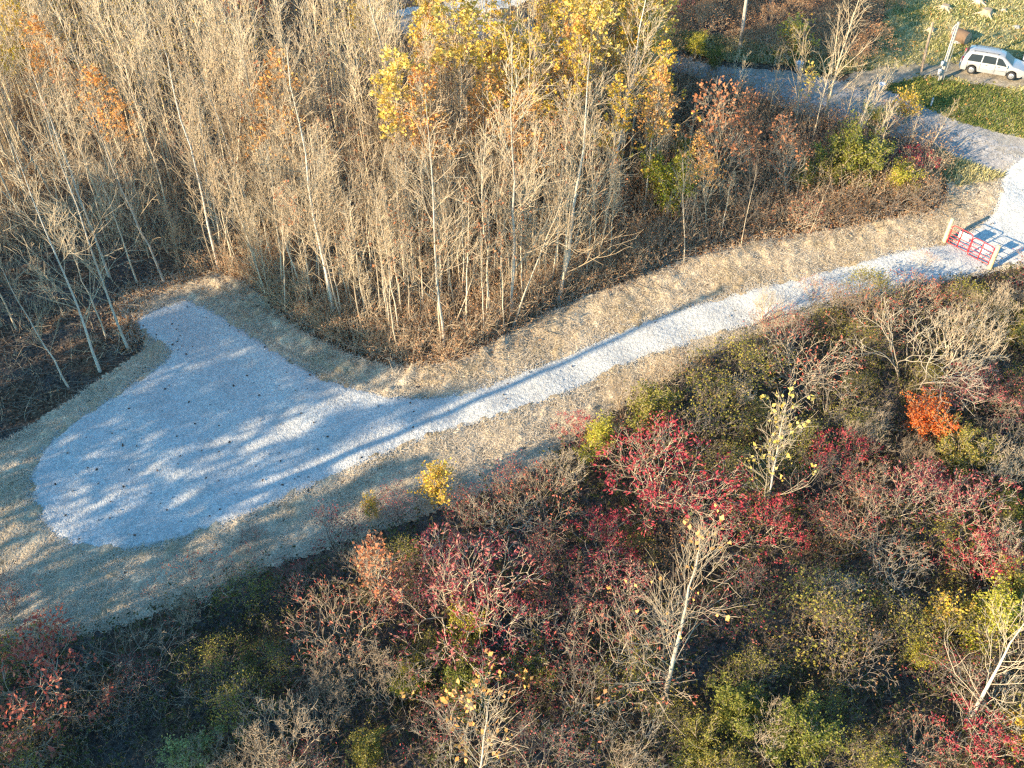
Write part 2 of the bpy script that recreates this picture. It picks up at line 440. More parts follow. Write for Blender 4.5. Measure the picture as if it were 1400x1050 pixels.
def stray(poly, n, sd, mat):
    d = np.roll(poly, -1, 0) - poly; l = np.hypot(*d.T); k = rng.choice(len(poly), n, p=l / l.sum()); t = rng.random((n, 1))
    p = poly[k] + d[k] * t + rng.normal(0, sd, (n, 2)); z = H(p[:, 0], p[:, 1]) + .07
    r0 = rng.uniform(.02, .05, n); a = rng.uniform(0, 6.28, n)
    V = np.stack([np.stack([p[:, 0] + r0 * np.cos(a + j * 2.09), p[:, 1] + r0 * np.sin(a + j * 2.09), z], 1) for j in range(3)] + [np.stack([p[:, 0], p[:, 1], z + r0 * 1.1], 1)], 1)
    b = np.arange(n)[:, None] * 4
    T = np.concatenate([b + np.array([[0, 1, 3]]), b + np.array([[1, 2, 3]]), b + np.array([[2, 0, 3]])])
    return MB().add(V, None, T).build('stray_gravel', mat, kind='stuff')
tag(stray(gDRIVE, 9000, .22, M['gravel']), 'white stones spilled from the gravel onto the straw verge', 'gravel')


def scatter(poly, n, keep=None):
    lo = poly.min(0); hi = poly.max(0); out = np.zeros((0, 2))
    a = abs(np.sum(poly[:, 0] * np.roll(poly[:, 1], -1) - poly[:, 1] * np.roll(poly[:, 0], -1))) / 2
    while len(out) < n:
        p = rng.uniform(lo, hi, (int(n * 2.5) + 50, 2)); p = p[inside(poly, p[:, 0], p[:, 1])]
        if keep is not None: p = p[keep(p)]
        out = np.concatenate([out, p])
        if len(p) == 0: break
    return out[:n]


def blades(P, L, W, mat, name, label, lift=.03, tilt=.25, off=.04):
    n = len(P); a = rng.uniform(0, 2 * math.pi, n); t = rng.normal(0, tilt, n)
    d = np.stack([np.cos(a) * np.cos(t), np.sin(a) * np.cos(t), np.abs(np.sin(t))], 1)
    l = (L * rng.uniform(.5, 1.5, n))[:, None]
    p = np.stack([P[:, 0], P[:, 1], H(P[:, 0], P[:, 1]) + off + rng.uniform(0, lift, n) + (np.maximum(bank(P[:, 0], P[:, 1]), -.03) if name == 'straw' else 0)], 1)
    s = np.stack([-np.sin(a), np.cos(a), rng.normal(0, .4, n)], 1) * W / 2
    V = np.stack([p - s, p + s, p + d * l + s * .4, p + d * l - s * .4], 1)
    o = MB().add(V, np.arange(4 * n).reshape(n, 4)).build(name, mat, kind='stuff')
    return tag(o, label, 'ground cover')


nod = lambda p: ~inside(gDRIVE, p[:, 0], p[:, 1]) | (near(_ring, p[:, 0], p[:, 1]) < np.abs(rng.normal(0, .10, len(p))))
blades(scatter(gVERGE, 120000, nod), .22, .016, M['straw'], 'straw', 'loose pale straw strewn over the verges of the driveway', .03, .3)
_pp = lambda p: np.array(proj(p[:, 0], p[:, 1], H(p[:, 0], p[:, 1]))[:2]).T
def green_zone(p):
    q = _pp(p); return (q[:, 1] > 112 + .15 * (q[:, 0] - 1300)) | (rng.random(len(p)) < .10)
nolane = lambda p: ~inside(gSPUR, p[:, 0], p[:, 1]) & ~inside(gLANE, p[:, 0], p[:, 1])
blades(scatter(gLAWN, 30000, lambda p: green_zone(p) & nolane(p)), .16, .05, M['grass'], 'grass', 'short green lawn grass beside the grey gravel road', .02, .9)
blades(scatter(gLAWN, 34000, lambda p: ~green_zone(p) & nolane(p)), .18, .05, M['drygrass'], 'dry_grass', 'yellowing dry grass round the tree stumps', .02, .8)

p = scatter(gLAWN, 1500, nolane)
tag(MB().leaves(np.stack([p[:, 0], p[:, 1], H(p[:, 0], p[:, 1]) + .12], 1), .14, .11, flat=1.5).build('lawn_leaves', M['peach'], kind='stuff'), 'tan fallen leaves flecking the lawn', 'leaves')

VER = ground_poly([(1280,203),(1300,214),(1376,241),(1350,250),(1310,256),(1283,245)])
blades(scatter(VER, 2600), .28, .05, M['drygrass'], 'roadside_grass', 'dry grass on the corner between the grey road and the straw bank', .03, .7)
BER = ground_poly([(872,52),(950,76),(1000,86),(1080,91),(1150,105),(1180,95),(1186,78),(1080,66),(1000,56),(890,40)])
blades(scatter(BER, 9000), .4, .055, M['drygrass'], 'roadside_weeds', 'dry weeds along the far side of the grey road', .05, .8)

# ------------------------------------------------------------------ branching
def unit(a): return a / (np.linalg.norm(a, axis=-1, keepdims=True) + 1e-9)


def grow(P, Rr, n, t0, t1, Lf, ang, asd=.15, up=.1, m=4, rr=.6, tip=.35, jit=.12, rmin=.004):
    """n side branches from each centre line; Lf(parent, t) gives their length"""
    Np, mp, _ = P.shape
    par = np.repeat(np.arange(Np), n)
    t = t0 + (t1 - t0) * ((np.tile(np.arange(n), Np) + rng.random(Np * n)) / n) if t1 > t0 else np.full(Np * n, t1)
    f = np.clip(t * (mp - 1), 0, mp - 1.0001); i = f.astype(int); w = (f - i)[:, None]
    pos = P[par, i] * (1 - w) + P[par, i + 1] * w
    tan = unit(P[par, i + 1] - P[par, i])
    r = Rr[par, i] * (1 - w[:, 0]) + Rr[par, i + 1] * w[:, 0]
    perp = unit(np.cross(tan, rng.normal(size=tan.shape)))
    if t1 == t0 and n == 2: perp[1::2] = -perp[0::2]
    a = np.abs(ang + rng.normal(0, asd, len(t)))[:, None]
    d = unit(np.cos(a) * tan + np.sin(a) * perp)
    L = np.asarray(Lf(par, t)) * rng.uniform(.75, 1.25, len(t))
    pts = [pos]; seg = (L / (m - 1))[:, None]
    for _ in range(m - 1):
        d = unit(d + jit * rng.normal(size=d.shape) + up * np.array([0, 0, 1.]))
        pts.append(pts[-1] + d * seg)
    r0 = np.maximum(r * rr, rmin)
    RR = r0[:, None] * np.linspace(1, tip, m)[None]
    return np.stack(pts, 1), np.maximum(RR, rmin * .8)


def trunkline(h, r, m=10, wob=.02, lean=0):
    z = np.linspace(0, h, m); s = np.cumsum(rng.normal(0, wob * h / m ** .5, (m, 2)), 0); s -= s[:1]
    s[:, 0] += lean * z
    P = np.concatenate([s, z[:, None]], 1)
    rad = r * (1 - .86 * (z / h) ** .9); rad[0] *= 1.3
    P[0, 2] = -.25
    return P[None], rad[None]


def tips(P): return P[:, -1], unit(P[:, -1] - P[:, -2])


def leafset(mb, P, n, spread, L, W, prob=1, zmin=None):
    t, d = tips(P)
    if zmin is not None: k = t[:, 2] > zmin; t, d = t[k], d[k]
    if prob < 1: k = rng.random(len(t)) < prob; t, d = t[k], d[k]
    if len(t) == 0: return
    p = np.repeat(t, n, 0) + rng.normal(0, spread, (len(t) * n, 3))
    mb.leaves(p, L, W, np.repeat(d, n, 0))


def sapling(h=11, r=.07, first=.3, nb=26, n2=5, n3=3, spread=.24, ang=.62, up=.16, leaf=0, k=5, L=.26, zl=.55, ln=3, tw=.011, br_=.5):
    t, tr = trunkline(h, r, 10, .016)
    b1, r1 = grow(t, tr, nb, first, .97, lambda p, q: h * spread * (1.12 - q) + .35, ang, .18, up, 5, br_, .35, .1, tw)
    dd, dr = grow(t, tr, 10, .04, first + .1, lambda p, q: rng.uniform(.3, 1.1, len(q)), 1.2, .3, .0, 3, .2, .5, .3, tw * .8)
    l1 = np.linalg.norm(b1[:, -1] - b1[:, 0], axis=1)
    b2, r2 = grow(b1, r1, n2, .25, 1, lambda p, q: l1[p] * .42 * (1.2 - .5 * q) + .12, .6, .2, .1, 4, .7, .5, .14, tw * .85)
    l2 = np.linalg.norm(b2[:, -1] - b2[:, 0], axis=1)
    br = MB().tubes(b1, r1, 3).tubes(dd, dr, 3).tubes(b2, r2, 3)
    tp = b2
    if n3:
        b3, r3 = grow(b2, r2, n3, .3, 1, lambda p, q: l2[p] * .55 + .08, .55, .2, .06, 3, .8, .6, .15, tw * .7)
        br.tubes(b3, r3, 3); tp = b3
    lf = None
    if leaf:
        lf = MB(); leafset(lf, tp, ln, .09, L, L * .75, leaf, h * zl)
    return MB().tubes(t, tr, k), br, lf


def forked(stems=6, lens=(.9, .75, .62, .5, .4, .3), spread=.75, ang=.5, r=.045, up=.05, jit=.14, leaf=0, L=.22, W=.07, n=5, sp=.12, tw=.009, k=4, prob=1, extra=0):
    """antler-like shrub: every limb forks in two again and again"""
    az = np.arange(stems) * 2 * math.pi / stems + rng.normal(0, .3, stems); ti = rng.uniform(.25, 1, stems) * spread
    d = np.stack([np.cos(az) * np.sin(ti), np.sin(az) * np.sin(ti), np.cos(ti)], 1)
    b = np.stack([np.cos(az) * .15, np.sin(az) * .15, np.full(stems, -.2)], 1)
    pts = [b]; 
    for i in range(3): d = unit(d + .12 * rng.normal(size=d.shape)); pts.append(pts[-1] + d * lens[0] * rng.uniform(.3, .5, (stems, 1)))
    P = np.stack(pts, 1); Rr = np.linspace(r, r * .75, 4)[None] * rng.uniform(.7, 1.2, (stems, 1))
    st = MB().tubes(P, Rr, k); br = MB(); lf = MB() if leaf else None
    allp = []
    for i, l in enumerate(lens[1:]):
        P, Rr = grow(P, Rr, 2, 1, 1, lambda p, q: np.full(len(q), l), ang, .16, up, 4 if i < 2 else 3, .82, .8, jit, tw)
        (st if i < 1 else br).tubes(P, Rr, k if i < 2 else 3); allp.append(P)
    if extra:
        for Q in allp[-2:]:
            e, er = grow(Q, np.full(Q.shape[:2], tw), extra, .2, 1, lambda p, q: np.full(len(q), lens[-1] * .7), .7, .2, .05, 3, .8, .6, .2, tw * .7)
            br.tubes(e, er, 3)
            if leaf: leafset(lf, e, max(1, n // 2), sp, L, W, prob)
    if leaf: leafset(lf, P, n, sp, L, W, prob)
    return st, br, lf


def leafy(hgt=2.6, rad=1.5, nst=9, n2=9, n3=4, ln=5, L=.13, W=.075, dens=1.0):
    az = rng.uniform(0, 6.28, nst); ti = rng.uniform(.1, .75, nst)
    d = np.stack([np.cos(az) * np.sin(ti) * rad / hgt * 1.6, np.sin(az) * np.sin(ti) * rad / hgt * 1.6, np.cos(ti)], 1)
    P = np.stack([d * s * hgt * .85 + .05 * hgt * rng.normal(size=d.shape) * (s > 0) for s in np.linspace(0, 1, 5)], 1)
    P[:, 0, 2] = -.2
    Rr = np.linspace(.035, .012, 5)[None].repeat(nst, 0)
    b2, r2 = grow(P, Rr, n2, .2, 1, lambda p, q: np.full(len(q), hgt * .27), .7, .2, .08, 4, .6, .5, .15, .009)
    b3, r3 = grow(b2, r2, n3, .3, 1, lambda p, q: np.full(len(q), hgt * .14), .7, .2, .05, 3, .7, .5, .15, .007)
    lf = MB()
    for t in (.35, .7, 1):
        q = b3[:, 0] * (1 - t) + b3[:, -1] * t
        k = rng.random(len(q)) < dens; q = q[k]
        lf.leaves(np.repeat(q, ln, 0) + rng.normal(0, .09, (len(q) * ln, 3)), L, W)
    return MB().tubes(P, Rr, 4), MB().tubes(b2, r2, 3).tubes(b3, r3, 3), lf


class Kind:
    """one plant: its meshes, to be planted as often as needed"""
    def __init__(self, name, parts):
        self.name = name; self.parts = [(n, mb.mesh(n, m)) for n, mb, m in parts if mb is not None and mb.n]
    def plant(self, loc, label, cat, group=None, rz=None, scale=1.0, up=None, zs=1.0):
        o = empty(self.name, loc, random.uniform(0, 6.28) if rz is None else rz, label, cat, group)
        o.scale = (scale, scale, scale * zs)
        if up is not None:
            q = Vector((0, 0, 1)).rotation_difference(Vector([float(c) for c in up]).normalized())
            o.rotation_mode = 'QUATERNION'; o.rotation_quaternion = q @ Quaternion((0, 0, 1), random.uniform(0, 6.28) if rz is None else rz)
        for n, me in self.parts: link(n, me, o)
        return o


def kind3(name, res, bark, twig, leaf=None):
    return Kind(name, [('trunk' if 'sapling' in name or 'tree' in name else 'stems', res[0], M[bark]), ('branches', res[1], M[twig]), ('leaves', res[2], M[leaf] if leaf else None)])


# ------------------------------------------------------------------ the wood above the driveway
WOOD = [(-60,632),(0,600),(60,566),(125,520),(178,480),(176,402),(258,372),(330,382),(392,430),(480,478),(560,495),(622,490),(700,450),(780,408),
        (870,376),(930,350),(1000,328),(1100,312),(1200,296),(1280,275),(1290,216),(1240,197),(1150,172),(1080,155),(1000,124),(940,107),(880,92),
        (800,78),(700,66),(600,56),(500,36),(470,-10),(440,-60),(0,-70),(-200,-70),(-300,300),(-160,560)]
gWOOD = ground_poly(WOOD, 1)

sap = []
for i in range(7): sap.append(kind3('sapling', sapling(rng.uniform(9.5, 12.5), rng.uniform(.06, .085), rng.uniform(.40, .6), 15, 4, 1, spread=.23, ang=.6, up=.17, tw=.014), ('grey_bark' if i in (2, 5) else 'pale_bark'), 'twig'))
for i in range(3): sap.append(kind3('sapling', sapling(rng.uniform(10, 12.5), .065, .46, 15, 4, 1, spread=.23, ang=.6, up=.17, leaf=.22, L=.17, zl=.45, ln=3, tw=.014), 'pale_bark', 'twig', 'rust'))
for i in range(2): sap.append(kind3('sapling', sapling(rng.uniform(7, 8), .035, .2, 22, 4, 3, spread=.2), 'tan_bark', 'twig'))
yel = [kind3('yellow_leaved_tree', sapling(11.5, .075, .3, 26, 5, 2, leaf=.8, L=.19, zl=.66, ln=9), 'pale_bark', 'twig', 'yellow'),
       kind3('yellow_leaved_tree', sapling(12, .08, .3, 28, 5, 2, spread=.28, leaf=.55, L=.18, zl=.35, ln=8), 'pale_bark', 'twig', 'gold'),
       kind3('yellow_leaved_tree', sapling(11, .07, .3, 26, 5, 2, leaf=.55, L=.17, zl=.55, ln=7), 'pale_bark', 'twig', 'peach')]

def wood_density(q):
    u, v = q[:, 0], q[:, 1]
    d = np.full(len(q), .30)
    d[(u > 250) & (u < 800) & (v > 300)] = 1.0
    d[(u > 590) & (u < 780) & (v < 215)] = .08
    d[(u < 240) & (v > 310)] = .03
    d[u > 830] = .2
    d[(u > 1000)] = .05
    d[(u > 860) & (v < 190)] = .03
    d[((u - 440) / 90) ** 2 + ((v - 90) / 50) ** 2 < 1] = .03
    d[((u - 240) / 70) ** 2 + ((v - 300) / 60) ** 2 < 1] = .1
    return d
def spread_points(n, mind, dens):
    pts = []; cell = {}
    cand = scatter(gWOOD, n * 8); q = _pp(cand); ok = rng.random(len(cand)) < dens(q)
    for p, u in zip(cand[ok], q[ok]):
        c = (int(p[0] // mind), int(p[1] // mind))
        if any((p[0]-s[0])**2 + (p[1]-s[1])**2 < mind * mind for a in (-1, 0, 1) for b in (-1, 0, 1) for s in cell.get((c[0]+a, c[1]+b), ())): continue
        cell.setdefault(c, []).append(p); pts.append((p[0], p[1], u[0], u[1]))
        if len(pts) >= n: break
    return np.array(pts)
pts = spread_points(900, .5, wood_density)
vis = (pts[:, 2] > -20) & (pts[:, 2] < 1420) & (pts[:, 3] > -40)
order = np.argsort(-(pts[:, 3] - 1e6 * (~vis)))
for j, i in enumerate(order[:285]):
    x, y, u, v = pts[i]
    kd = sap[random.randrange(len(sap))]
    edge = v > 330
    if u > 860: kd = random.choice(sap[7:] + sap[:2])
    kd.plant((x, y, H(x, y)), 'slender pale bare sapling crowded among its like in the wood above the driveway', 'tree',
             'bare saplings packed in the wood', scale=random.uniform(.3, .55) if u > 850 else random.uniform(.6, .95) if edge else random.uniform(.8, 1.2),
             up=(random.gauss(0, .04 if random.random() < .85 else .2), random.gauss(0, .04 if random.random() < .85 else .2), 1))
rest = pts[order[285:]]
lo_t = [sapling(11, .075, rng.uniform(.36, .55), 14, 4, 1, spread=.23, ang=.6, up=.17, k=4, tw=.014) for _ in range(3)]
lo = []
for a, b, _ in lo_t:
    a.v += b.v; a.q += [q + a.n for q in b.q]; lo.append((np.concatenate(a.v), np.concatenate(a.q)))
big = MB()
for x, y, u, v in rest:
    V, Q = lo[random.randrange(3)]; s = random.uniform(.8, 1.2) if u < 850 else random.uniform(.3, .6); c, sn = math.cos(random.uniform(0, 6.28)), 0
    a = random.uniform(0, 6.28); c, sn = math.cos(a), math.sin(a)
    W = np.stack([V[:, 0] * c - V[:, 1] * sn + V[:, 2] * random.gauss(0, .03), V[:, 0] * sn + V[:, 1] * c, V[:, 2]], 1) * s + np.array([x, y, float(H(x, y))])
    big.add(W, Q)
tag(big.build('sapling_wood', M['twig'], kind='stuff'), 'far depth of the bare sapling wood', 'wood')

wl = rest[rng.integers(0, len(rest), 26000)]; wl = wl[(wl[:, 3] < 270) & (wl[:, 2] < 840)]
wp = wl[:, :2] + rng.normal(0, .9, (len(wl), 2))
tag(MB().leaves(np.stack([wp[:, 0], wp[:, 1], H(wp[:, 0], wp[:, 1]) + rng.uniform(3.5, 10, len(wp))], 1), .10, .08).build('wood_leaves', M['gold'], kind='stuff'),
    'last golden leaves in the far sapling wood', 'leaves')
# brush under the saplings
def brush(poly, n, keep, h0, h1, name, label, stalk, leaf, lpn, L, W, bn=2, lab2=None, hz=.35, wd=.011):
    p = scatter(poly, n, keep); n = len(p)
    h = rng.uniform(h0, h1, n); a = rng.uniform(0, 6.28, n); t = np.abs(rng.normal(0, hz, n))
    d = np.stack([np.cos(a) * np.sin(t), np.sin(a) * np.sin(t), np.cos(t)], 1)
    b = np.stack([p[:, 0], p[:, 1], H(p[:, 0], p[:, 1]) - .05], 1)
    P = [b]
    for i in range(3): d = unit(d + .6 * hz * rng.normal(size=d.shape)); P.append(P[-1] + d * (h / 3)[:, None])
    P = np.stack(P, 1); Rr = np.repeat(np.linspace(wd, wd * .5, 4)[None], n, 0)
    mb = MB().tubes(P, Rr, 3)
    tp = P
    if bn:
        B, BR = grow(P, Rr, bn, .35, 1, lambda q, t: h[q] * .4, .7, .25, .1, 3, .8, .6, .2, wd * .6)
        mb.tubes(B, BR, 3); tp = B
    o = tag(mb.build(name, M[stalk], kind='stuff'), label, 'undergrowth')
    if leaf:
        lm = MB(); c = tp.shape[0]
        f = rng.random((c, lpn, 1)); q = tp[:, None, 0] * (1 - f) + tp[:, None, -1] * f
        lm.leaves(q.reshape(-1, 3) + rng.normal(0, .06, (c * lpn, 3)), L, W)
        tag(lm.build(name + '_leaves', M[leaf], kind='stuff'), lab2, 'undergrowth')


def z_front(p):
    q = _pp(p); u, v = q[:, 0], q[:, 1]
    d = np.where(v > 230, .9, .35); d = np.where((u < 240) & (v > 350), .06, d)
    return rng.random(len(p)) < d
def z_right(p):
    q = _pp(p); return (q[:, 0] > 640) & (rng.random(len(p)) < np.where(q[:, 0] > 820, 1, .4))
brush(gWOOD, 20000, z_front, .7, 2.8, 'brush', 'tan dry brush growing between the sapling trunks', 'drystalk', 'tanleaf', 1, .13, .07, 2, 'rusty leaves still clinging to the brush under the saplings')
brush(gWOOD, 6500, z_right, .6, 2.2, 'thorn_brush', 'brown brush at the wood edge towards the grey road', 'brushstalk', 'rustan', 3, .14, .07, 3, 'brown leaves on the brush towards the grey road')
EDGE = [(262,374),(330,384),(392,432),(480,480),(560,497),(622,492),(700,452),(780,410),(870,378),(930,352),(1000,330),(1100,314),(1200,298),(1280,277),(1280,225),(1100,262),(930,295),(800,345),(700,385),(620,420),(540,425),(470,405),(400,360),(330,325)]
clump = lambda p: (lumps(p[:, 0] * .45, p[:, 1] * .45, 1) > -.6) & (_pp(p)[:, 0] < 900)
brush(ground_poly(EDGE), 4200, clump, .5, 2.3, 'edge_brush', 'sunlit tan brush along the front edge of the sapling wood', 'drystalk', 'rustan', 2, .12, .07, 3, 'dry leaves on the brush along the front edge of the wood', .4, .010)
p = scatter(gWOOD, 34000, lambda p: rng.random(len(p)) < np.where(_pp(p)[:, 1] > 250, 1, .4))
tag(MB().leaves(np.stack([p[:, 0], p[:, 1], H(p[:, 0], p[:, 1]) + rng.uniform(.01, .1, len(p))], 1), .17, .12, flat=1.2).build('leaf_litter', M['litterleaf'], kind='stuff'),
    'brown leaf litter on the floor of the wood', 'leaf litter')
fr = np.array([px(u, v)[:2] for u, v in WOOD[4:20]])
def along(n, sd):
    d = np.diff(fr, axis=0); l = np.hypot(*d.T); k = rng.choice(len(d), n, p=l / l.sum())
    return fr[k] + d[k] * rng.random((n, 1)) + rng.normal(0, sd, (n, 2))
q = along(15000, .55); q = q[nod(q)]
tag(MB().leaves(np.stack([q[:, 0], q[:, 1], H(q[:, 0], q[:, 1]) + rng.uniform(.05, .16, len(q))], 1), .14, .10, flat=1.2).build('edge_litter', M['rustan'], kind='stuff'),
    'rusty leaf litter along the line between wood and straw', 'leaf litter')
q = along(9000, .5); q = q[nod(q)]
blades(q, .3, .018, M['straw'], 'edge_straw', 'straw and dry weeds along the foot of the wood', .1, .7)
q = along(420, .6); q = q[nod(q)]; n = len(q); a = rng.uniform(0, 6.28, n); l = rng.uniform(.4, 2.0, n)
P = np.stack([np.stack([q[:, 0] + np.cos(a) * l * s + rng.normal(0, .06, n), q[:, 1] + np.sin(a) * l * s + rng.normal(0, .06, n), H(q[:, 0], q[:, 1]) + .12 + .25 * rng.random(n)], 1) for s in (0, .5, 1)], 1)
tag(MB().tubes(P, np.full((n, 3), .016), 3).build('edge_sticks', M['tan_bark'], kind='stuff'), 'pale broken branches along the foot of the wood', 'sticks')
# fallen sticks on the shaded wood floor
p = scatter(ground_poly([(-60,630),(0,598),(60,564),(125,518),(176,478),(176,405),(255,375),(200,340),(-60,340)]), 700)
n = len(p); a = rng.uniform(0, 6.28, n); l = rng.uniform(.3, 1.8, n)
P = np.stack([np.stack([p[:, 0] + np.cos(a) * l * s + rng.normal(0, .05, n), p[:, 1] + np.sin(a) * l * s + rng.normal(0, .05, n), H(p[:, 0], p[:, 1]) + .06 + .08 * rng.random(n)], 1) for s in (0, .5, 1)], 1)
tag(MB().tubes(P, np.full((n, 3), .016), 3).build('fallen_sticks', M['grey_bark'], kind='stuff'), 'grey fallen sticks littering the shaded wood floor', 'sticks')
# small leaves blown onto the gravel
p = scatter(gDRIVE, 170, lambda p: rng.random(len(p)) < np.where(_pp(p)[:, 0] < 500, 1, .5))
tag(MB().leaves(np.stack([p[:, 0], p[:, 1], H(p[:, 0], p[:, 1]) + .14], 1), .15, .11, flat=1.5).build('fallen_leaves', M['darkleaf'], kind='stuff'),
    'dark dead leaves scattered on the white gravel', 'leaves')

# named trees of the wood ------------------------------------------------
def tree_at(kd, h0, base, top, label, name=None, wide=1.0, group=None):
    B, T = stand(base, top); v = T - B; h = np.linalg.norm(v); s = h / h0
    o = kd.plant(B, label, 'tree', group, up=v, scale=s * wide, zs=1 / wide)
    if name: o.name = name
    return o
white = [kind3('white_barked_tree', sapling(15, .125, .12, 30, 5, 2, spread=.27, ang=.95, up=.12, k=7, br_=.36, tw=.012), 'white_bark', 'twig') for _ in range(2)]
slim = [kind3('white_barked_tree', sapling(12, .072, .22, 22, 5, 2, spread=.24, ang=.75, up=.1, k=6, br_=.4, tw=.011), 'white_bark', 'twig') for _ in range(3)]
tree_at(white[0], 15, (763, 412), (812, 70), 'tall white trunked bare tree with long side boughs at the wood edge')
tree_at(slim[0], 12, (94, 530), (-8, 350), 'leaning white trunk nearest the left picture edge on the shaded leaf litter')
tree_at(slim[1], 12, (137, 508), (20, 190), 'forked white trunked tree leaning left on the bare shaded ground by the gravel pad')
tree_at(slim[2], 12, (176, 478), (70, 160), 'slim pale tree rooted on the dark tip of ground beside the gravel pad')
tree_at(slim[0], 12, (226, 388), (120, 130), 'thin white tree just above the far corner of the gravel pad')
tree_at(slim[1], 12, (150, 380), (45, 90), 'pale straight tree rooted on the leaf litter behind the far corner of the pad')
tree_at(slim[2], 12, (300, 372), (215, 40), 'pale tree at the wood edge right above the top of the gravel pad')
tree_at(white[1], 15, (590, 300), (478, -60), 'big pale forked tree rising over the wood at the top of the picture')
tree_at(white[1], 15, (840, 250), (895, -30), 'pale tree with golden neighbours standing before the bend of the grey road')
tree_at(slim[1], 12, (608, 478), (575, 130), 'crooked pale trunk at the front tip of the sapling wood')
tree_at(slim[0], 12, (700, 440), (690, 60), 'straight white trunk left of the tall white boughed tree')
tree_at(slim[2], 12, (460, 440), (395, 60), 'white stemmed tree standing over the middle of the straw bank left of the wood tip')
yl = [((640,260),(630,-15),0,'yellow crowned tree with the far pale road behind it'),
      ((555,330),(535,85),0,'tree with a bright yellow top in the middle of the bare wood'),
      ((598,330),(575,105),2,'orange topped tree just right of the bright yellow top in the bare wood'),
      ((800,240),(815,-20),0,'golden tree thick with yellow leaves left of the grey road bend'),
      ((850,230),(865,-5),1,'golden green tree with leaves down its sides in front of the grey road bend'),
      ((770,230),(770,20),1,'gold flecked tree behind the tall white boughed tree'),
      ((900,280),(905,75),1,'loose gold leaved tree above the olive shrub at the wood edge'),
      ((725,330),(715,135),2,'rusty orange topped sapling beside the white boughed tree'),
      ((385,330),(372,85),2,'sapling with a few orange leaves at its top left of the wood middle'),
      ((110,220),(45,30),2,'orange leaved tree near the top left corner of the picture'),
      ((60,200),(0,-30),1,'yellow and green tree at the far top left corner'),
      ((965,330),(962,190),2,'pale sapling with orange leaves beside the olive shrub'),
      ((820,180),(835,-60),0,'far golden tree against the bend of the grey road'),
      ((200,300),(130,100),2,'sapling with rusty leaves half way up the left wood')]
yl += [((690,225),(685,15),1,'thin gold leaved tree left of the pale far road strip'), ((880,215),(895,40),0,'golden tree leaning over the start of the grey road'),
       ((745,200),(748,30),1,'gold leaved tree standing right under the pale far road strip'), ((660,300),(660,105),2,'orange flecked sapling left of the rusty topped one in the wood'),
       ((500,150),(490,-30),1,'gold flecked tree at the top edge beside the big pale forked one'), ((830,310),(850,120),1,'gold leaved sapling right of the tall white boughed tree')]
for b, t, k, l in yl: tree_at(yel[k], (11.5, 12, 11)[k], b, t, l, wide=1.1)
k_ = 0
while k_ < 24:
    u, v = random.uniform(570, 890), random.uniform(150, 300)
    if inside(gWOOD, *[np.array([c]) for c in px(u, v)[:2]])[0]:
        p_ = px(u, v); k_ += 1
        yel[random.choice([1, 1, 2, 0])].plant(p_, 'slim gold leaved tree among the bare ones in the upper middle of the wood', 'tree', 'gold leaved trees of the upper wood', scale=random.uniform(.65, 1.0), up=(random.gauss(0, .03), random.gauss(0, .03), 1))
# open trees towards the grey road
opn = [kind3('roadside_tree', sapling(8, .075, .2, 16, 4, 2, spread=.30, ang=.5, up=.12, k=5, tw=.010), 'tan_bark', 'twig') for _ in range(2)]
opy = kind3('roadside_tree', sapling(7, .05, .3, 14, 4, 2, leaf=.5, L=.34, zl=.45, ln=3), 'tan_bark', 'twig', 'yellow')
B0 = [((1122,175),(1182,-20),0,'largest tan leafless tree leaning over the grey road'), ((1128,172),(1150,15),1,'second stem clump of tan bare tree beside the grey road'),
      ((1152,178),(1176,95),1,'short bare tree standing alone against the grey road'), ((1170,190),(1222,88),0,'bare tan tree leaning right towards the parked van'),
      ((1265,215),(1308,140),1,'small leafless bush leaning over the grey road near the gate'), ((1050,165),(1068,70),1,'bare sapling in front of the white bucket'),
      ((1085,190),(1098,35),0,'bare tan tree just left of the yellow leaved roadside sapling')]
for b, t, k, l in B0: tree_at(opn[k], 8, b, t, l)
tree_at(opy, 7, (1098, 165), (1108, 92), 'small roadside sapling with big yellow leaves below the white bucket')
rs = kind3('rusty_sapling', sapling(7, .05, .2, 24, 5, 3, spread=.3, leaf=.5, L=.17, zl=.3, ln=3), 'tan_bark', 'grey_bark', 'rust')
for b, t, l in [((1025,275),(1020,135),'rusty leaved sapling over the brown brush left of the green shrub'), ((1075,285),(1068,170),'dull red brown sapling just left of the green shrub'),
                ((985,300),(975,130),'brown twiggy sapling between the olive shrub and the rusty sapling')]: tree_at(rs, 7, b, t, l)
pale7 = kind3('thin_sapling', sapling(7.5, .045, .25, 16, 4, 2, spread=.24, br_=.4, tw=.009), 'tan_bark', 'mid_bark')
for b, t, l in [((935,362),(935,215),'thin tan sapling standing at the edge of the straw bank below the olive shrub'), ((1013,338),(1035,225),'straight thin sapling right at the straw bank under the rusty saplings'),
                ((1105,322),(1135,250),'leaning thin sapling in front of the green shrub')]: tree_at(pale7, 7.5, b, t, l)

